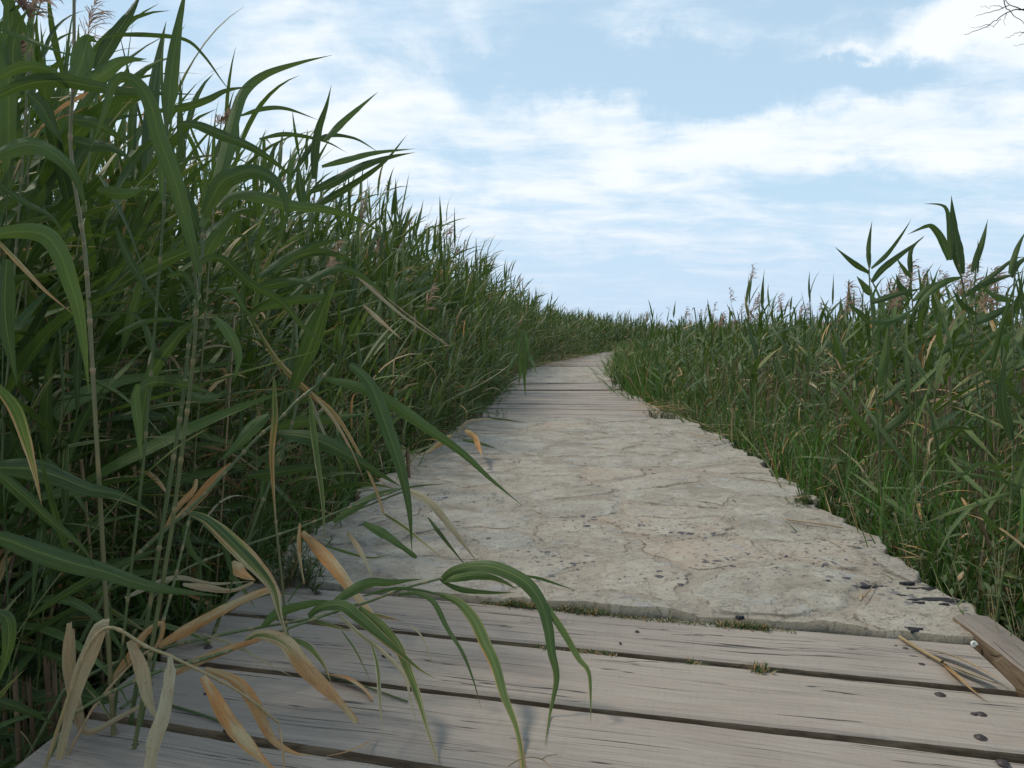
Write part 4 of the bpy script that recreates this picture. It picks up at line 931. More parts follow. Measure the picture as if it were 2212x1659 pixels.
# things lying on the planks at the lower left
e = empty('dry_leaf', gnd(755, 1480), 'curled brown leaf lying across the gap between two planks, under the striped leaves', 'dead leaf'); loc = np.array(e.location)
flat_leaf(e, loc, [(700, 1455, .010), (745, 1462, .014), (784, 1486, .010), (804, 1512, .006)], .020, rnd=.03, endw=.3)
e = empty('dry_leaf', gnd(760, 1620), 'thin orange curled leaf resting on the lowest visible plank seam', 'dead leaf'); loc = np.array(e.location)
flat_leaf(e, loc, [(704, 1634, .005), (754, 1622, .010), (790, 1606, .012), (820, 1589, .005)], .009, rnd=.05)
for (pts, w, lb) in [([(371, 1524), (440, 1545), (502, 1570)], .0022, 'thin dark stem lying on the planks below the pale dead leaves'),
                     ([(690, 1455), (780, 1480), (880, 1515)], .0018, 'thin blackish stem lying slantwise over the planks below the striped leaves'),
                     ([(260, 1530), (305, 1495), (330, 1475)], .0020, 'short dark stem lying at the ragged left end of the planks')]:
    P = np.array([gnd(x, y, .006) for x, y in pts]); a = Acc(); loc = gnd(*pts[0]); a.add(*tubes((spline(P, 8)-loc)[None], np.full((1, 8), w), [.05], [.1], C=5))
    o = a.build('plant_stem', M['stem']); o.location = loc; tag(o, lb, 'stem')
# wisp of dry stem near the bottom edge
P = np.array([gnd(1098, 1655, .006), gnd(1130, 1637, .02), gnd(1170, 1640, .012), gnd(1200, 1668, .006)]); a = Acc(); loc = P[0].copy()
a.add(*tubes((spline(P, 12)-loc)[None], np.full((1, 12), .0009), [1], [.1], C=4)); P2 = np.array([P[2], gnd(1185, 1632, .03), gnd(1205, 1630, .028)]); a.add(*tubes((spline(P2, 8)-loc)[None], np.full((1, 8), .0007), [1], [.1], C=4))
o = a.build('twig', M['deadstem']); o.location = loc; tag(o, 'thin curled brown twig on the plank at the bottom edge of the view', 'twig')
# twig lying on the right stones
P = np.array([gnd(1860, 1297, .022), gnd(1872, 1283, .024), gnd(1884, 1268, .022), gnd(1893, 1257, .022)]); a = Acc(); loc = P[0].copy(); loc[2] = 0
a.add(*tubes((spline(P, 10)-loc)[None], np.full((1, 10), .0014), [.7], [.1], C=5)); a.add(*tubes((np.array([P[0], P[0]+[.004, .006, .008], P[0]+[.006, .014, .004]])-loc)[None], np.array([[.001, .004, .001]]), [.8], [.9], C=6))
o = a.build('twig', M['deadstem']); o.location = loc; tag(o, 'small crooked twig lying on the stones near the black lichen', 'twig')
P = np.array([gnd(1700, 1122, .018), gnd(1760, 1130, .022), gnd(1822, 1140, .02)]); a = Acc(); loc = P[0].copy(); loc[2] = 0
a.add(*tubes((spline(P, 10)-loc)[None], np.full((1, 10), .0022), [1], [.1], C=5)); o = a.build('twig', M['deadstem']); o.location = loc; tag(o, 'straight brown twig poking onto the stones from the right-hand weeds', 'twig')

# cut stubble at the lower left
for i, (x, y0_, y1_, w, dd) in enumerate([(32, 1640, 1462, 11, 1.12), (50, 1600, 1480, 7, 1.2), (62, 1650, 1470, 9, 1.16), (100, 1620, 1424, 12, 1.18), (117, 1600, 1436, 10, 1.2), (133, 1560, 1462, 10, 1.16), (85, 1560, 1500, 8, 1.3), (148, 1520, 1440, 7, 1.3), (12, 1600, 1500, 9, 1.2), (880, 1000, 972, 8, 3.1)]):
    top = at(x, y1_, dd); bot = np.array([top[0]+random.uniform(-.02, .02), top[1]+random.uniform(-.02, .02), GZ-.02]); n = 9
    P = bot + (top-bot)*np.linspace(0, 1, n)[:, None]; r_ = w/FP*dd*.5; a = Acc()
    V, F, A = tubes(P[None]-bot, np.full((1, n), r_)*np.array([1, 1, 1, 1.1, 1, 1, 1.12, 1, 1.0]), [.12], [random.random()*.8], C=9)
    V = V.reshape(n, 10, 3); V[-1, :, 2] += np.random.default_rng(i).uniform(-.012, .018, 10); V[-1, -1] = V[-1, 0]; a.add(V, F, A)
    loc = bot; o = a.build('reed_stump', M['deadstem']); o.location = bot
    tag(o, 'short brown broken reed stump standing left of the plank ends' if i < 9 else 'single cut reed stump at the left edge of the paving', 'reed stump', 'brown reed stumps left of the planks' if i < 9 else None)

# ------------------------------------------------------------------ reed fields
PUSH = []
def left_top(u, y):
    k = np.clip((y-4)/5, 0, 1)
    return (1-.34*np.clip((y-12)/10, 0, 1))*(.26 + (1.32+.15*k)*np.clip(u/(1.3-.35*k), 0, 1)**.85)
def right_top(u, y): return .20 + .09*np.clip((y-2.5)/2, 0, 1)*np.clip((12-y)/3, 0, 1) + .36*np.clip(u/.7, 0, 1) + .2*np.clip((u-1.5)/8, 0, 1) - .16*np.clip((y-11)/5, 0, 1) + .26*np.clip(((eR(y)+u)/y-.40)/.12, 0, 1)*np.clip((7-y)/2, 0, 1)
def scatter(y0, y1, u0, u1, dens, side):
    L = (y1-y0); n = int(dens*L*(u1-u0)); y = rng.uniform(y0, y1, n); u = rng.uniform(u0, u1, n)
    x = eL(y)-u if side < 0 else eR(y)+u
    return x, y, u
def visible(x, y):   # inside a widened view
    return (y > .25) & (np.abs(x) < y*.86+.7)
stalks = []     # (x, y, H, leanx, leany, nl, side, plume, u)
def add_field(y0, y1, u0, u1, dens, side, cls):
    x, y, u = scatter(y0, y1, u0, u1, dens, side); k = visible(x, y); x, y, u = x[k], y[k], u[k]; n = len(x)
    if side < 0:
        top = left_top(u, y)*rng.uniform(.72, 1.08, n); H = top - GZ
        if cls == 'young': H = rng.uniform(.35, 1.0, n)*np.where(y < 2.2, .72, 1)
        lx = rng.normal(.13, .10, n)*H + np.where(u < .25, .14, 0)*H; ly = rng.normal(-.02, .09, n)*H
        lx = np.where((x > eL(y)-.15) , np.abs(lx), lx)
    else:
        top = right_top(u, y)*np.where((x/y > .40) & (y < 6), rng.uniform(.8, 1.15, n), rng.uniform(.45, 1.15, n))*(1+.5*((rng.random(n) < .11) & (y > 3.0))); top = np.minimum(top, .38+.078*y); H = top - GZ
        if cls == 'young': H = rng.uniform(.35, .62, n)
        lx = rng.normal(.05, .09, n)*H; ly = rng.normal(-.02, .08, n)*H
    pl = (rng.random(n) < (.05 if side < 0 else .16)) & (H > .8) & (cls != 'young')
    for i in range(n): stalks.append((x[i], y[i], H[i], lx[i], ly[i], cls, side, pl[i], u[i]))
# near
add_field(.3, 6.5, .05, 2.6, 35, -1, 'full')
add_field(.5, 6.5, .02, .7, 46, -1, 'young')
add_field(1.0, 2.3, .06, 1.6, 55, -1, 'young')
add_field(1.0, 6.5, .10, 2.4, 30, 1, 'full')
add_field(1.0, 6.5, .04, 1.2, 44, 1, 'young')
# keep a small clearance around the viewer
def near_left():
    n = 190; y = rng.uniform(1.15, 2.5, n); x = -rng.uniform(.46, .95, n)*y - .22; k = x < eL(y)-.12; y, x = y[k], x[k]
    for i in range(len(x)):
        H = rng.uniform(.55, 1.25) + .25*(y[i] > 1.8)
        stalks.append((x[i], y[i], H, rng.normal(.14, .08)*H, rng.normal(-.03, .08)*H, 'low', -1, False, .5))
near_left()
stalks = [s for s in stalks if math.hypot(s[0], s[1]) > .85 and not (s[0] > -.80 and s[1] < 1.35 and s[6] < 0)]
# reeds in front of the traced foreground ones would hide them: thin the nearest strip
keep = []
for s in stalks:
    d = math.hypot(s[0], s[1])
    if s[6] < 0 and s[1] < 1.7 and s[5] == 'full': continue
    if s[6] < 0 and s[1] < 2.3 and random.random() < .3: continue
    keep.append(s)
stalks = keep
stalks.sort(key=lambda s: (s[1]-.0)**2+s[0]**2)
n_ind = {-1: 175, 1: 95}
got = {-1: 0, 1: 0}; rest = []
for s in stalks:
    x, y, H, lx, ly, cls, side, pl, u = s
    if got[side] < n_ind[side] and abs(x) < y*.72+.15:
        got[side] += 1
        nl = {'full': 13, 'low': 11, 'young': 7}[cls]
        if side > 0: nl = max(6, nl-3)
        o_ = reeds(np.zeros((1, 3)), np.array([H]), np.array([[lx, ly]]), nl, 0, leafL={'full': .33, 'low': .34, 'young': .26}[cls], leafW={'full': .026, 'low': .030}[cls] if cls != 'young' else (.024 if side < 0 else .017), windk=.4 if side < 0 else .15, bendk=.75 if side < 0 else .45,
                   dryp={'full': .14, 'low': .04, 'young': .12}[cls] if side < 0 else .22, plumes=np.array([pl]), t0=.14)
        if side < 0:
            lb, gp = (('green reed with a brown plume in the thicket left of the path', 'plumed reeds in the left thicket') if pl else
                      (('tall leafy green reed in the dense thicket left of the path', 'tall reeds in the left thicket') if cls != 'young' else ('short young reed shoot at the foot of the left thicket', 'young reed shoots left of the path')))
        else:
            lb, gp = (('low green reed with a brown plume right of the paving', 'plumed reeds right of the path') if pl else
                      (('leafy waist-high green reed right of the paving', 'reeds right of the path') if cls == 'full' else ('short bright young reed shoot beside the right edge of the paving', 'young reed shoots right of the path')))
        e = empty('reed' if cls != 'young' else 'reed_shoot', (x, y, GZ), lb, 'reed', gp)
        for k, mt in (('stem', 'stem'), ('leaf', 'leaf'), ('plume', 'plume')):
            if o_[k]:
                a = Acc()
                for q in o_[k]: a.add(*q)
                a.build({'stem': 'stem', 'leaf': 'leaves', 'plume': 'plume'}[k], M[mt if not (k == 'leaf' and cls == 'young' and side > 0) else 'grass'], e)
    else: rest.append(s)
print('individual reeds', got, 'rest', len(rest))
def bulk(lst, lod, acc, nlf, nly, dr, wk=.42, bk=.7):
    for cls, nl, LL, LW in (('full', nlf, .29, .025), ('low', nlf, .32, .028), ('young', nly, .26, .015)):
        q = [s for s in lst if s[5] == cls]
        if not q: continue
        B = np.array([(s[0], s[1], GZ) for s in q]); H = np.array([s[2] for s in q]); ln = np.array([(s[3], s[4]) for s in q])
        put(acc, reeds(B, H, ln, nl, lod, leafL=LL, leafW=LW*(1 if wk > .4 else 1.15), dryp=dr, windk=wk, bendk=bk, plumes=np.array([s[7] for s in q])))
mats3 = [M['leaf'], M['stem'], M['plume']]
aL, aR = Acc(), Acc()
bulk([s for s in rest if s[6] < 0 and s[1] < 3.6], 0, aL, 14, 8, .14); bulk([s for s in rest if s[6] < 0 and s[1] >= 3.6], 1, aL, 14, 8, .14)
bulk([s for s in rest if s[6] > 0 and s[1] < 3.6], 0, aR, 11, 7, .2, .2, .6); bulk([s for s in rest if s[6] > 0 and s[1] >= 3.6], 1, aR, 12, 7, .2, .2, .6)
# middle distance
stalks = []
add_field(6.5, 14, .0, 3.2, 30, -1, 'full'); add_field(6.5, 14, -.02, .8, 26, -1, 'young'); add_field(6.5, 14, .08, 3.5, 26, 1, 'full'); add_field(6.5, 16, .1, 1.2, 30, 1, 'young')
bulk([s for s in stalks if s[6] < 0], 1, aL, 13, 8, .12); bulk([s for s in stalks if s[6] > 0], 1, aR, 12, 7, .15, .2, .6)
stalks = []
add_field(14, 30, .0, 5, 16, -1, 'full'); add_field(14, 24, .3, 7, 18, 1, 'full'); add_field(14, 26, .2, 2, 18, 1, 'young')
bulk([s for s in stalks if s[6] < 0], 2, aL, 13, 8, .12); bulk([s for s in stalks if s[6] > 0], 2, aR, 8, 6, .12, .2, .42)
# broad marsh to the right, behind the first rows
def open_field(x0, x1, y0, y1, n, Hf, acc, lod, nl, W=.026, plp=.15, cond=None, lw=1.0):
    x = rng.uniform(x0, x1, n); y = y0*np.exp(rng.random(n)*math.log(y1/y0)); k = visible(x, y)
    if cond is not None: k &= cond(x, y)
    x, y = x[k], y[k]; n = len(x)
    H = Hf(x, y)*rng.uniform(.75, 1.1, n) - GZ; B = np.stack([x, y, np.full(n, GZ)], -1)
    lean = np.stack([rng.normal(.10, .07, n)*H, rng.normal(0, .05, n)*H], -1)
    put(acc, reeds(B, H, lean, nl, lod, leafL=.38, leafW=W, dryp=.12, bendk=.6, plumes=rng.random(n) < plp, t0=.35))
far_ok_R = lambda x, y: np.where(y < 27, x > eR(np.minimum(y, yfar))+2.2, True) & ((x > 5) | (y > 33))
hR = lambda x, y: np.clip(.34+.022*(y-4), .34, .82)+ .0*x
open_field(2, 30, 3.5, 34, 5200, hR, aR, 2, 8, .026, .8, far_ok_R)
open_field(-40, 90, 30, 110, 5200, lambda x, y: .80+0*x, aR, 2, 6, .05, .6, lambda x, y: (x > 3) | (y > 40))
# left bank sweeping behind the bend
open_field(-10, 12, 24, 60, 4200, lambda x, y: np.clip(1.25-.08*x, .70, 1.25), aL, 2, 8, .034, .1, lambda x, y: (y > 27.5) & ((y > 36) | (x < 9)))
open_field(-9, 3, 5, 30, 3000, lambda x, y: 1.6+0*x, aL, 2, 7, .028, .1, lambda x, y: x < eL(np.minimum(y, yfar))-2.4)
tag(aL.build('reed_bed', mats3), 'dense mass of green reeds filling the left side behind the front stalks', 'reeds', None, 'stuff')
tag(aR.build('reed_bed', mats3), 'lower mass of green reeds with brown plumes spreading to the right horizon', 'reeds', None, 'stuff')

# brown dead stems standing between the green ones
a = Acc()
for (y0, y1, u0, u1, dn, sd_, h0, h1) in [(.6, 7, .1, 2.4, 42, -1, .3, .95), (7, 22, .1, 2.5, 14, -1, .4, 1.2), (1, 7, .25, 2.6, 80, 1, .25, .75), (7, 20, .3, 3, 12, 1, .3, .8)]:
    x, y, u = scatter(y0, y1, u0, u1, dn, sd_); k = visible(x, y) & (np.hypot(x, y) > .9) & ~((x > -.8) & (y < 1.4) & (sd_ < 0)); x, y = x[k], y[k]; n = len(x)
    H = rng.uniform(h0, h1, n); t = np.linspace(0, 1, 4)[None, :, None]; ln = np.stack([rng.normal(.04, .16, n), rng.normal(0, .12, n), np.zeros(n)], -1)[:, None, :]
    P = np.stack([x, y, np.full(n, GZ)], -1)[:, None, :] + ln*t*H[:, None, None] + np.array([0, 0, 1.])*H[:, None, None]*t
    a.add(*tubes(P, np.repeat(rng.uniform(.0018, .0038, n)[:, None], 4, 1), np.clip(rng.normal(.3, .3, n), 0, 1), rng.random(n), C=4))
tag(a.build('dead_reed_stems', M['deadstem']), 'brown dead reed stems crowded between the green stalks', 'dead stems', None, 'stuff')

# withered leaves caught low in the reeds
a = Acc()
for (y0, y1, u0, u1, dn, sd_, z0, z1) in [(.7, 8, .02, 1.8, 26, -1, -.25, .45), (8, 24, .0, 1.5, 8, -1, -.2, .2), (1, 8, .5, 2.8, 70, 1, -.25, .30), (8, 20, .0, 2.5, 18, 1, -.2, .4)]:
    x, y, u = scatter(y0, y1, u0, u1, dn, sd_); k = visible(x, y) & (np.hypot(x, y) > .9) & ~((x > -.8) & (y < 1.4) & (sd_ < 0)); x, y = x[k], y[k]; n = len(x)
    P0 = np.stack([x, y, rng.uniform(z0, z1, n)], -1)
    a.add(*leaves(P0, rng.uniform(-3.1, 3.1, n), rng.uniform(-.4, 1.0, n), rng.uniform(.12, .32, n), rng.uniform(.006, .016, n), rng.uniform(.5, 2.4, n), np.zeros(n), rng.uniform(-1, 1, n), rng.uniform(-2.5, 2.5, n), rng.uniform(.75, 1.1, n), rng.random(n), S=6, C=2))
tag(a.build('dead_leaves', M['leaf']), 'tan and orange withered leaves caught among the reeds', 'dead leaves', None, 'stuff')

# ------------------------------------------------------------------ grass along the right edge and in the foreground of the bend
a = Acc()
def grass(x, y, z, Lm, Wm, acc, dry=.12, S=5, el=1.25):
    n = len(x); acc.add(*leaves(np.stack([x, y, z], -1), rng.uniform(-3.14, 3.14, n), rng.normal(el, .22, n), Lm*rng.uniform(.55, 1.25, n), Wm*rng.uniform(.6, 1.3, n), np.clip(rng.normal(.5, .4, n), 0, 2), np.full(n, .15), rng.normal(0, .8, n), rng.normal(0, .8, n),
        np.where(rng.random(n) < dry, .9, .08), rng.random(n), S=S, C=2))
def clumps(y0, y1, u0, u1, nc, per, side, Lm, Wm, rad=.05, **kw):
    yc = rng.uniform(y0, y1, nc); uc = rng.uniform(u0, u1, nc); y = np.repeat(yc, per)+rng.normal(0, rad, nc*per); u = np.repeat(uc, per)+rng.normal(0, rad, nc*per)
    u = np.maximum(u, .012); x = eR(y)+u if side > 0 else eL(y)-u; k = visible(x, y) & (y > .95); x, y = x[k], y[k]
    grass(x, y, np.full(len(x), GZ), Lm, Wm, a, **kw)
clumps(1.8, 7, .06, .7, 210, 12, 1, .50, .012)
clumps(6, 13, .05, 1.4, 460, 13, 1, .62, .013)
clumps(12, 24, .18, 2.4, 520, 12, 1, .66, .018, rad=.08)
clumps(1.2, 3, .1, 1.3, 120, 12, 1, .45, .008)
clumps(1.6, 8, .0, .35, 170, 10, -1, .42, .008)
clumps(8, 24, .05, .5, 260, 10, -1, .42, .012, rad=.1, dry=.3)
tag(a.build('grass', M['grass']), 'bright green blades of grass along both edges of the path', 'grass', None, 'stuff')

# ------------------------------------------------------------------ small leafy weeds on the right edge of the paving
def weed(acc_s, acc_l, B, H, nb, rr, leafn=13, lw=.006, ll=.022, dryp=.05, azr=(0, 6.28)):
    for b in range(nb):
        az = rr.uniform(*azr); ln = rr.uniform(.1, .75)*H; n = 7; t = np.linspace(0, 1, n)[:, None]
        P = B + np.array([math.cos(az)*ln, math.sin(az)*ln, 0])*t**1.3 + np.array([0, 0, H*rr.uniform(.7, 1.1)])*t
        acc_s.add(*tubes(P[None], np.linspace(.0016, .0007, n)[None], [rr.uniform(.1, .8)], [rr.random()], C=4))
        tl = rr.uniform(.2, 1.0, leafn); idx = tl*(n-1); i0 = np.clip(idx.astype(int), 0, n-2); P0 = P[i0]+(P[i0+1]-P[i0])*(idx-i0)[:, None]
        acc_l.add(*leaves(P0, rr.uniform(-3.14, 3.14, leafn), rr.uniform(.1, 1.2, leafn), ll*rr.uniform(.6, 1.4, leafn), lw*rr.uniform(.7, 1.3, leafn), rr.uniform(0, .8, leafn), np.zeros(leafn), rr.uniform(-.6, .6, leafn), np.zeros(leafn),
            np.where(rr.random(leafn) < dryp, .9, .05), rr.random(leafn), S=4, C=2, peak=.5))
rr = np.random.default_rng(21)
wl = Acc(); k = 0
for i in range(70):
    y = 1.25 + (i/70)**1.5*5.2 + rr.uniform(-.1, .1); u = abs(rr.normal(.05, .11))+.01; x = eR(y)+u; B = np.array([x, y, GZ])
    s1, s2 = Acc(), Acc(); weed(s1, s2, np.zeros(3), rr.uniform(.30, .50), 6, rr, ll=.028, lw=.008, azr=(-1.7, 1.9))
    e = empty('weed', B, 'small-leaved green weed crowding the right edge of the stone paving', 'weed', 'small leafy weeds along the right paving edge')
    s1.build('stem', M['stem'], e); s2.build('leaves', M['weed'], e)
s1 = Acc()
for i in range(420):
    y = 1.2+rr.random()**1.3*8; u = abs(rr.normal(.15, .3))+.01; weed(s1, s1, np.array([eR(y)+u, y, GZ]), rr.uniform(.2, .42), 3, rr, leafn=11, ll=.026, lw=.008, azr=(-1.6, 1.7))
tag(s1.build('undergrowth', M['weed']), 'low leafy undergrowth beneath the reeds right of the paving', 'undergrowth', None, 'stuff')
s1 = Acc()
for i in range(260):
    y = 1.5+rr.random()**1.2*8; u = abs(rr.normal(.05, .25)); weed(s1, s1, np.array([eL(y)-u, y, GZ]), rr.uniform(.15, .36), 3, rr, leafn=11, ll=.03, lw=.008)
tag(s1.build('undergrowth', M['weed']), 'dark low undergrowth at the foot of the left reeds', 'undergrowth', None, 'stuff')
def clump(px, py, H, nb, lab, ll=.022, lw=.003, z=-.02, seed=1, spread=.05, leafn=22):
    r3 = np.random.default_rng(seed); B = gnd(px, py); B[2] = z; s1, s2 = Acc(), Acc()
    for j in range(nb): weed(s1, s2, np.array([r3.normal(0, spread), r3.normal(0, spread*.7), 0]), H*r3.uniform(.5, 1.1), 2, r3, leafn=leafn, ll=ll, lw=lw)
    e = empty('weed', B, lab, 'weed'); s1.build('stem', M['stem'], e); s2.build('leaves', M['weed'], e)
clump(635, 1262, .115, 22, 'dark bushy narrow-leaved weed growing at the left corner where planks meet paving', seed=4, spread=.035)
clump(1450, 905, .10, 26, 'dark weed tuft at the right corner where the paving meets the middle planks', seed=5, spread=.10)
clump(1045, 905, .16, 20, 'upright dark weed at the left corner where the paving meets the middle planks', seed=6, spread=.08)
clump(1385, 842, .26, 40, 'leafy weed overhanging the right edge of the path by the second stone patch', seed=7, spread=.13, ll=.05, lw=.012)
clump(1740, 1095, .07, 12, 'little green weed rooted in the broken right edge of the paving', seed=8, spread=.03)
m, nt = new_mat('shell'); g = G(nt); g.out(g.principled((.62, .60, .52, 1), .5, .4)); M['shell'] = m
c = gnd(2103, 1393, .008); a = Acc(); tq = np.linspace(0, 4.6*math.pi, 46); rq = .0058*np.exp(-.17*tq); P = np.stack([rq*np.cos(tq), rq*np.sin(tq)*.5-.0002*tq, rq*np.sin(tq)], -1)
a.add(*tubes(P[None], (rq*.62)[None], [0.], [0.], C=9)); o = a.build('snail_shell', M['shell']); o.location = c; tag(o, 'tiny white snail shell at the end of the plank beside the wooden edge beam', 'snail shell')
# moss and tiny plants in the seams
a = Acc()
def moss_line(pts, n, zz, h, spread):
    g_ = np.array([gnd(*p) for p in pts]); t = np.sort(rr.random(n)); d = np.linspace(0, 1, len(g_))
    x = np.interp(t, d, g_[:, 0]); y = np.interp(t, d, g_[:, 1])+rr.normal(0, spread, n)
    amp = .35+.65*(np.sin(x*17)+np.sin(x*41+1) > .3)
    N = n; a.add(*leaves(np.stack([x, y, np.full(n, zz)], -1), rr.uniform(-3.1, 3.1, n), rr.uniform(.2, 1.4, n), h*amp*rr.uniform(.5, 1.3, n), np.full(n, .0034), rr.uniform(0, 1.5, n), np.zeros(n), rr.uniform(-1, 1, n), np.zeros(n), np.where(rr.random(n) < .35, .95, .1), rr.random(n), S=3, C=2))
moss_line([(1040, 1300), (1106, 1307), (1220, 1318), (1340, 1332), (1480, 1346), (1600, 1356), (1720, 1367)], 3200, -.002, .017, .006)
moss_line([(1160, 1396), (1240, 1404), (1330, 1412)], 300, -.008, .014, .004)
moss_line([(1480, 1429), (1530, 1434)], 200, -.006, .018, .005)
moss_line([(1625, 1446), (1665, 1449)], 120, -.004, .018, .005)
moss_line([(1270, 884), (1300, 886)], 50, .0, .02, .03)
moss_line([(1090, 882), (1110, 880)], 60, .0, .03, .04)
tag(a.build('moss', M['weed']), 'green and yellowish moss and seedlings in the seam between planks and paving', 'moss', None, 'stuff')
# straw scattered at the right corner of the middle planks and along the left edge
a = Acc()
def straw(px, py, n, sx, sy, z, L, W=.004):
    c = gnd(px, py); x = c[0]+rr.normal(0, sx, n); y = c[1]+rr.normal(0, sy, n)
    a.add(*leaves(np.stack([x, y, z+rr.uniform(0, .05, n)], -1), rr.choice([0, math.pi], n)+rr.normal(0, .5, n), rr.normal(.05, .12, n), L*rr.uniform(.5, 1.3, n), np.full(n, W), rr.uniform(0, .3, n), np.zeros(n), rr.uniform(-.5, .5, n), np.zeros(n), np.full(n, 1.1), rr.random(n), S=4, C=2))
straw(1440, 893, 90, .12, .18, .012, .28); straw(1560, 945, 22, .1, .15, .01, .3); straw(1120, 790, 130, .4, 1.2, .01, .4, .008); straw(1190, 775, 200, .5, 2.0, .01, .5, .012); straw(990, 925, 18, .12, .2, .01, .3, .006); straw(880, 985, 16, .06, .12, .014, .16); straw(1640, 1000, 12, .05, .15, .012, .12, .003); straw(1780, 1095, 12, .05, .12, .012, .10, .003); straw(1960, 1230, 10, .04, .06, .012, .08, .0025); straw(720, 1150, 14, .05, .1, .014, .12, .004)
tag(a.build('straw', M['leaf']), 'dry yellow straw lying along the edges of the path', 'straw', None, 'stuff')
# pebbles and chips
a = Acc()
for i in range(46):
    if i < 14 and False: px, py = [(1790, 1335), (1420, 1358), (1320, 1385), (1600, 1590), (1150, 1520), (1455, 1550), (1920, 1605), (2098, 1404), (1640, 1452), (1236, 1405), (1700, 1362), (1735, 1350), (1560, 1345), (2150, 1440)][i]; rad = .004
    else: px, py = rr.uniform(1000, 1900), rr.uniform(960, 1330); rad = rr.uniform(.0015, .004)
    c = gnd(px, py, .012 if py < 1330 else -.005); n = 7; th = np.linspace(0, 2*math.pi, n+1)
    rows = [np.stack([c[0]+rad*k_*np.cos(th)*(1+.2*np.sin(th*2+i)), c[1]+rad*k_*np.sin(th)*(1+.2*np.cos(th*3+i)), np.full(n+1, c[2]+h*rad)], -1) for k_, h in ((1, -.3), (1.05, .3), (.6, .8), (.02, .9))]
    a.add(np.stack(rows, 0), strip_faces(1, 4, n+1), np.tile([.2, .5, 0, 0], (4*(n+1), 1)))
tag(a.build('pebbles', M['stone'], attr='st'), 'small pale stone chips scattered on the paving', 'pebbles', None, 'stuff')

# ------------------------------------------------------------------ bare tree beyond the right edge whose twigs enter at the top right
tree_loc = np.array([9.2, 8.6, GZ]); e = empty('bare_tree', tree_loc, 'bare leafless tree whose thin twigs reach in at the top right corner', 'tree')
def limb(acc, P, r0, r1, C=6):
    P = np.array(P, float); acc.add(*tubes(P[None], np.linspace(r0, r1, len(P))[None], [.5], [.5], C=C))
tr = Acc(); limb(tr, spline(np.array([[0, 0, -.1], [.1, .05, 1.2], [-.05, 0, 2.6], [.15, -.1, 4.2], [.1, 0, 5.6]]), 14), .14, .05, 10); tr.build('trunk', M['bark'], e)
br = Acc(); rb = np.random.default_rng(5)
def twigs(P0, d, L, r, depth):
    n = 7; P = [np.array(P0)]; d = np.array(d, float); d /= np.linalg.norm(d)
    for i in range(n):
        d = d + rb.normal(0, .13, 3); d /= np.linalg.norm(d); P.append(P[-1]+d*L/n)
    limb(br, P, r, r*.35, 5 if depth > 1 else 4)
    if depth <= 0: return
    for i in range(2, n+1):
        if rb.random() < .8:
            nd = d + rb.normal(0, .75, 3); twigs(P[i], nd, L*rb.uniform(.35, .6), r*.5, depth-1)
for j in range(9):
    az = rb.uniform(0, 6.28); z = 2.4+j*.38; twigs([.08, 0, z], [math.cos(az), math.sin(az), .45], rb.uniform(1.0, 1.7), .022, 3)
# the limb that reaches into view
tgt = [at(2250, -40, 7.6), at(2215, 10, 7.5), at(2175, 5, 7.4)]
P = spline(np.array([[.08, 0, 3.0], (at(2480, -60, 8.0)-tree_loc), (at(2300, -60, 7.8)-tree_loc), (tgt[0]-tree_loc), (tgt[1]+[0, 0, .1]-tree_loc)]), 16); limb(br, P, .035, .008, 7)
def tw(pts, r):
    P = spline(np.array([at(x, y, 7.5)-tree_loc for x, y in pts]), 3*len(pts)); P = P + rb.normal(0, .006, P.shape); limb(br, P, r, r*.35, 4)
tw([(2240, 25), (2205, 18), (2180, 10), (2165, -12)], .008); tw([(2212, 20), (2188, 22), (2165, 35), (2140, 52), (2110, 66), (2085, 76)], .006)
tw([(2180, 10), (2160, 20), (2130, 28), (2105, 36)], .0045); tw([(2160, 38), (2150, 55), (2130, 60)], .003); tw([(2140, 52), (2120, 58), (2095, 60)], .003)
tw([(2215, 68), (2195, 72), (2180, 80), (2170, 84)], .0035); tw([(2230, 60), (2212, 70), (2200, 78)], .004); tw([(2175, 28), (2168, 45), (2170, 55)], .003); tw([(2165, -10), (2172, 15), (2200, 40), (2225, 62)], .005); tw([(2225, 90), (2205, 98), (2190, 95)], .003)
tw([(2165, 20), (2150, 10), (2135, 15), (2118, 12)], .003)
br.build('branches', M['bark'], e)

# ------------------------------------------------------------------ sky and light
SUN_EL, SUN_AZ = R(54), R(-66)      # azimuth measured from the view direction, to the right positive
w = bpy.data.worlds.new('World'); sc.world = w; w.use_nodes = True; nt = w.node_tree; nt.nodes.clear(); g = G(nt)
sky = g.n('ShaderNodeTexSky', sky_type='NISHITA'); sky.sun_disc = False; sky.sun_elevation = SUN_EL; sky.sun_rotation = SUN_AZ
sky.air_density = 1.0; sky.dust_density = 1.2; sky.ozone_density = 1.0; sky.altitude = 0
d = g.n('ShaderNodeTexCoord').outputs['Generated']; d = g.vmath('NORMALIZE', d)
sx = g.n('ShaderNodeSeparateXYZ'); g.link(d, sx.inputs[0]); X_, Y_, Z_ = sx.outputs
AZ = g.math('ARCTAN2', X_, Y_); EL = g.math('ARCSINE', Z_)
def azel(px, py):
    v = ray(px, py); v = v/np.linalg.norm(v); return math.atan2(v[0], v[1]), math.asin(v[2])
inv = g.math('DIVIDE', 1.0, g.math('ADD', g.math('MAXIMUM', Z_, 0.0), .16))
pc = g.n('ShaderNodeCombineXYZ'); g.link(g.math('MULTIPLY', X_, inv), pc.inputs[0]); g.link(g.math('MULTIPLY', Y_, inv), pc.inputs[1]); plane = pc.outputs[0]
nA = g.noise(g.mapping(plane, (1.5, 2.1, 1), (2.3, .7, 0)), 1.6, 9, .62, .35, '2D')
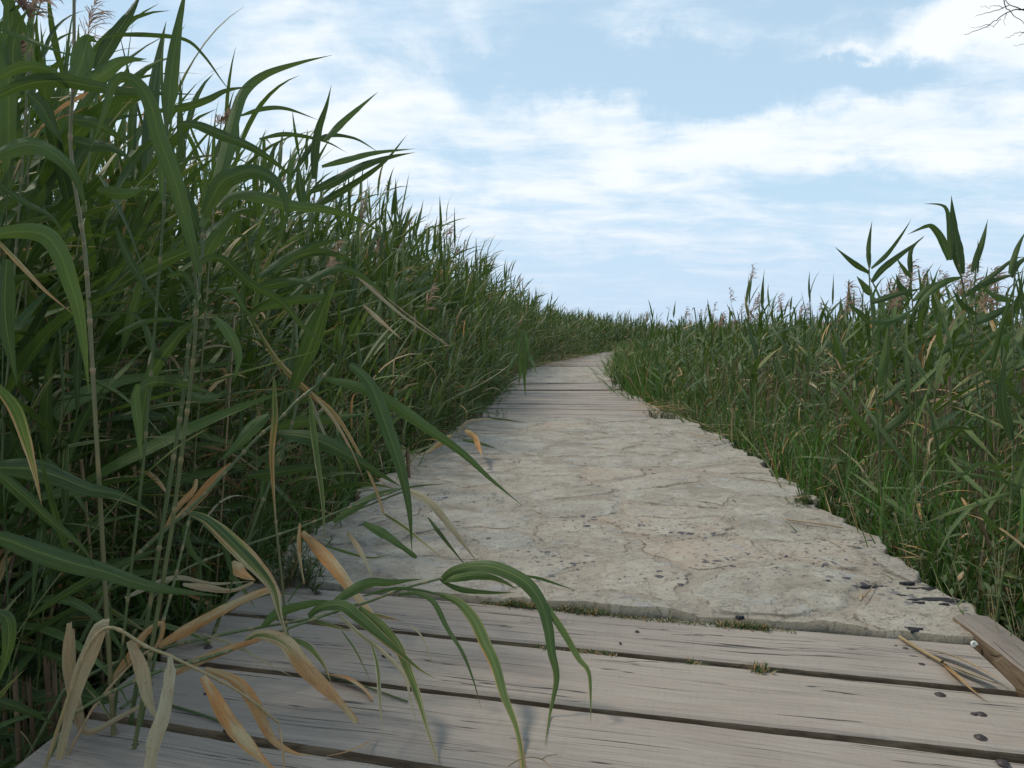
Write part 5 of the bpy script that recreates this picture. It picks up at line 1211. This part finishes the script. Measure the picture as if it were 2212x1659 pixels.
nB = g.noise(g.mapping(plane, (.55, 1.7, 1), (7.1, 3.2, 0), (0, 0, .12)), 2.8, 6, .55, .2, '2D')
wob = g.math('MULTIPLY', g.math('SUBTRACT', g.noise(d, 7.0, 6, .62), .5), .22)
wob2 = g.math('MULTIPLY', g.math('SUBTRACT', g.noise(g.mapping(d, (1, 1, 1), (5, 3, 1)), 9.0, 6, .62), .5), .14)
AZw = g.math('ADD', AZ, wob); ELw = g.math('ADD', EL, wob2)
BLOBS = [  # px, py, rx, ry (pixels), amount
 (150, 250, 520, 420, .16), (740, 270, 280, 90, .30), (650, 55, 120, 42, .42), (640, 190, 200, 60, .25), (890, 165, 80, 40, .30), (800, 380, 240, 80, .18), (470, 130, 80, 60, -.15),
 (1050, 40, 60, 35, .28), (1390, 95, 40, 30, .30), (1340, 35, 60, 20, .12), (1640, 40, 60, 60, .10),
 (1200, 235, 190, 48, .42), (1180, 290, 300, 60, .33), (1450, 330, 300, 55, .22), (1250, 370, 380, 50, .18), (1400, 300, 200, 40, .2),
 (1760, 240, 230, 45, .34), (1950, 225, 200, 30, .25), (2050, 310, 330, 55, .36), (2150, 250, 160, 60, .25), (1800, 330, 300, 40, .3),
 (2060, 45, 170, 52, 1.1), (2240, 60, 170, 60, .9), (1820, 108, 70, 13, .35), (1900, 96, 60, 14, .25),
 (1080, 430, 130, 30, .38), (1000, 500, 300, 60, .2), (1350, 470, 330, 60, .22), (1500, 500, 350, 70, .15), (1900, 520, 500, 70, .15), (2180, 450, 160, 40, .22),
 (1300, 150, 280, 55, -.30), (1700, 150, 330, 60, -.30), (1560, 250, 160, 50, -.15), (450, 70, 60, 40, -.1), (1150, 110, 160, 40, -.15), (1900, 160, 330, 30, -.25), (1000, 340, 120, 22, -.22), (1700, 440, 500, 40, -.18), (1400, 552, 110, 22, -.35), (1440, 600, 200, 10, -.12),
]
acc_ = 0.0
ae = g.n('ShaderNodeCombineXYZ'); g.link(AZw, ae.inputs[0]); g.link(ELw, ae.inputs[1]); ae = ae.outputs[0]
for (px, py, rx, ry, am) in BLOBS:
    a0, e0 = azel(px, py); k = 1/FP; kx, ky = 1/(rx*k*math.cos(a0)**2), 1/(ry*k*math.cos(e0))
    t1 = g.n('ShaderNodeVectorMath', operation='MULTIPLY_ADD'); g.link(ae, t1.inputs[0]); t1.inputs[1].default_value = (kx, ky, 0); t1.inputs[2].default_value = (-a0*kx, -e0*ky, 0)
    t2 = g.n('ShaderNodeVectorMath', operation='DOT_PRODUCT'); g.link(t1.outputs[0], t2.inputs[0]); g.link(t1.outputs[0], t2.inputs[1])
    acc_ = g.math('MULTIPLY_ADD', g.math('POWER', .449, t2.outputs['Value']), am, acc_)
tot = g.math('ADD', g.math('ADD', g.math('MULTIPLY', nA, 1.5), g.math('MULTIPLY', nB, .85)), acc_)
cov = g.step(tot, .98, 1.72)
dens = g.step(tot, 1.45, 2.1)
# scattered light near the horizon
hz = g.math('SUBTRACT', 1.0, g.step(EL, -.02, .75, False)); hz = g.math('POWER', hz, 1.6)
SKYM = 1.0
base = g.mix(g.math('ADD', .62, g.math('MULTIPLY', hz, .25)), sky.outputs[0], (5.7, 7.9, 9.7, 1))
shade = g.noise(g.mapping(plane, (1.0, 2.4, 1), (1, 9, 0)), 3.2, 6, .6, .2, '2D')
cl = g.mix(g.step(shade, .3, .7), (6.9, 8.2, 9.5, 1), (8.5, 9.2, 9.8, 1))
cl = g.mix(dens, cl, (9.5, 9.8, 10.0, 1))
colr = g.mix(g.math('MULTIPLY', cov, .93), base, cl)
low = g.math('SUBTRACT', 1.0, g.step(EL, .0, .20)); colr = g.mix(g.math('MULTIPLY', low, .75), colr, (5.7, 7.1, 8.9, 1))
bg = g.n('ShaderNodeBackground'); g.link(colr, bg.inputs[0]); bg.inputs[1].default_value = .090
wo = g.n('ShaderNodeOutputWorld'); g.link(bg.outputs[0], wo.inputs[0])
w.cycles.sampling_method = 'MANUAL'; w.cycles.sample_map_resolution = 512

sun = bpy.data.lights.new('sun', 'SUN'); sun.energy = 2.1; sun.angle = R(9); sun.color = (1.0, .91, .78)
so = bpy.data.objects.new('sun', sun); col.objects.link(so)
sd = Vector((math.sin(SUN_AZ)*math.cos(SUN_EL), math.cos(SUN_AZ)*math.cos(SUN_EL), math.sin(SUN_EL)))
so.rotation_euler = (-sd).to_track_quat('-Z', 'Y').to_euler()

sc.view_settings.view_transform = 'Standard'; sc.view_settings.look = 'None'; sc.view_settings.exposure = .24; sc.view_settings.gamma = 1
sc.view_settings.use_curve_mapping = False
sc.cycles.max_bounces = 4; sc.cycles.diffuse_bounces = 2; sc.cycles.glossy_bounces = 2; sc.cycles.transmission_bounces = 3; sc.cycles.sample_clamp_indirect = 8
print('faces', sum(len(m.polygons) for m in bpy.data.meshes), 'objects', len(bpy.data.objects))
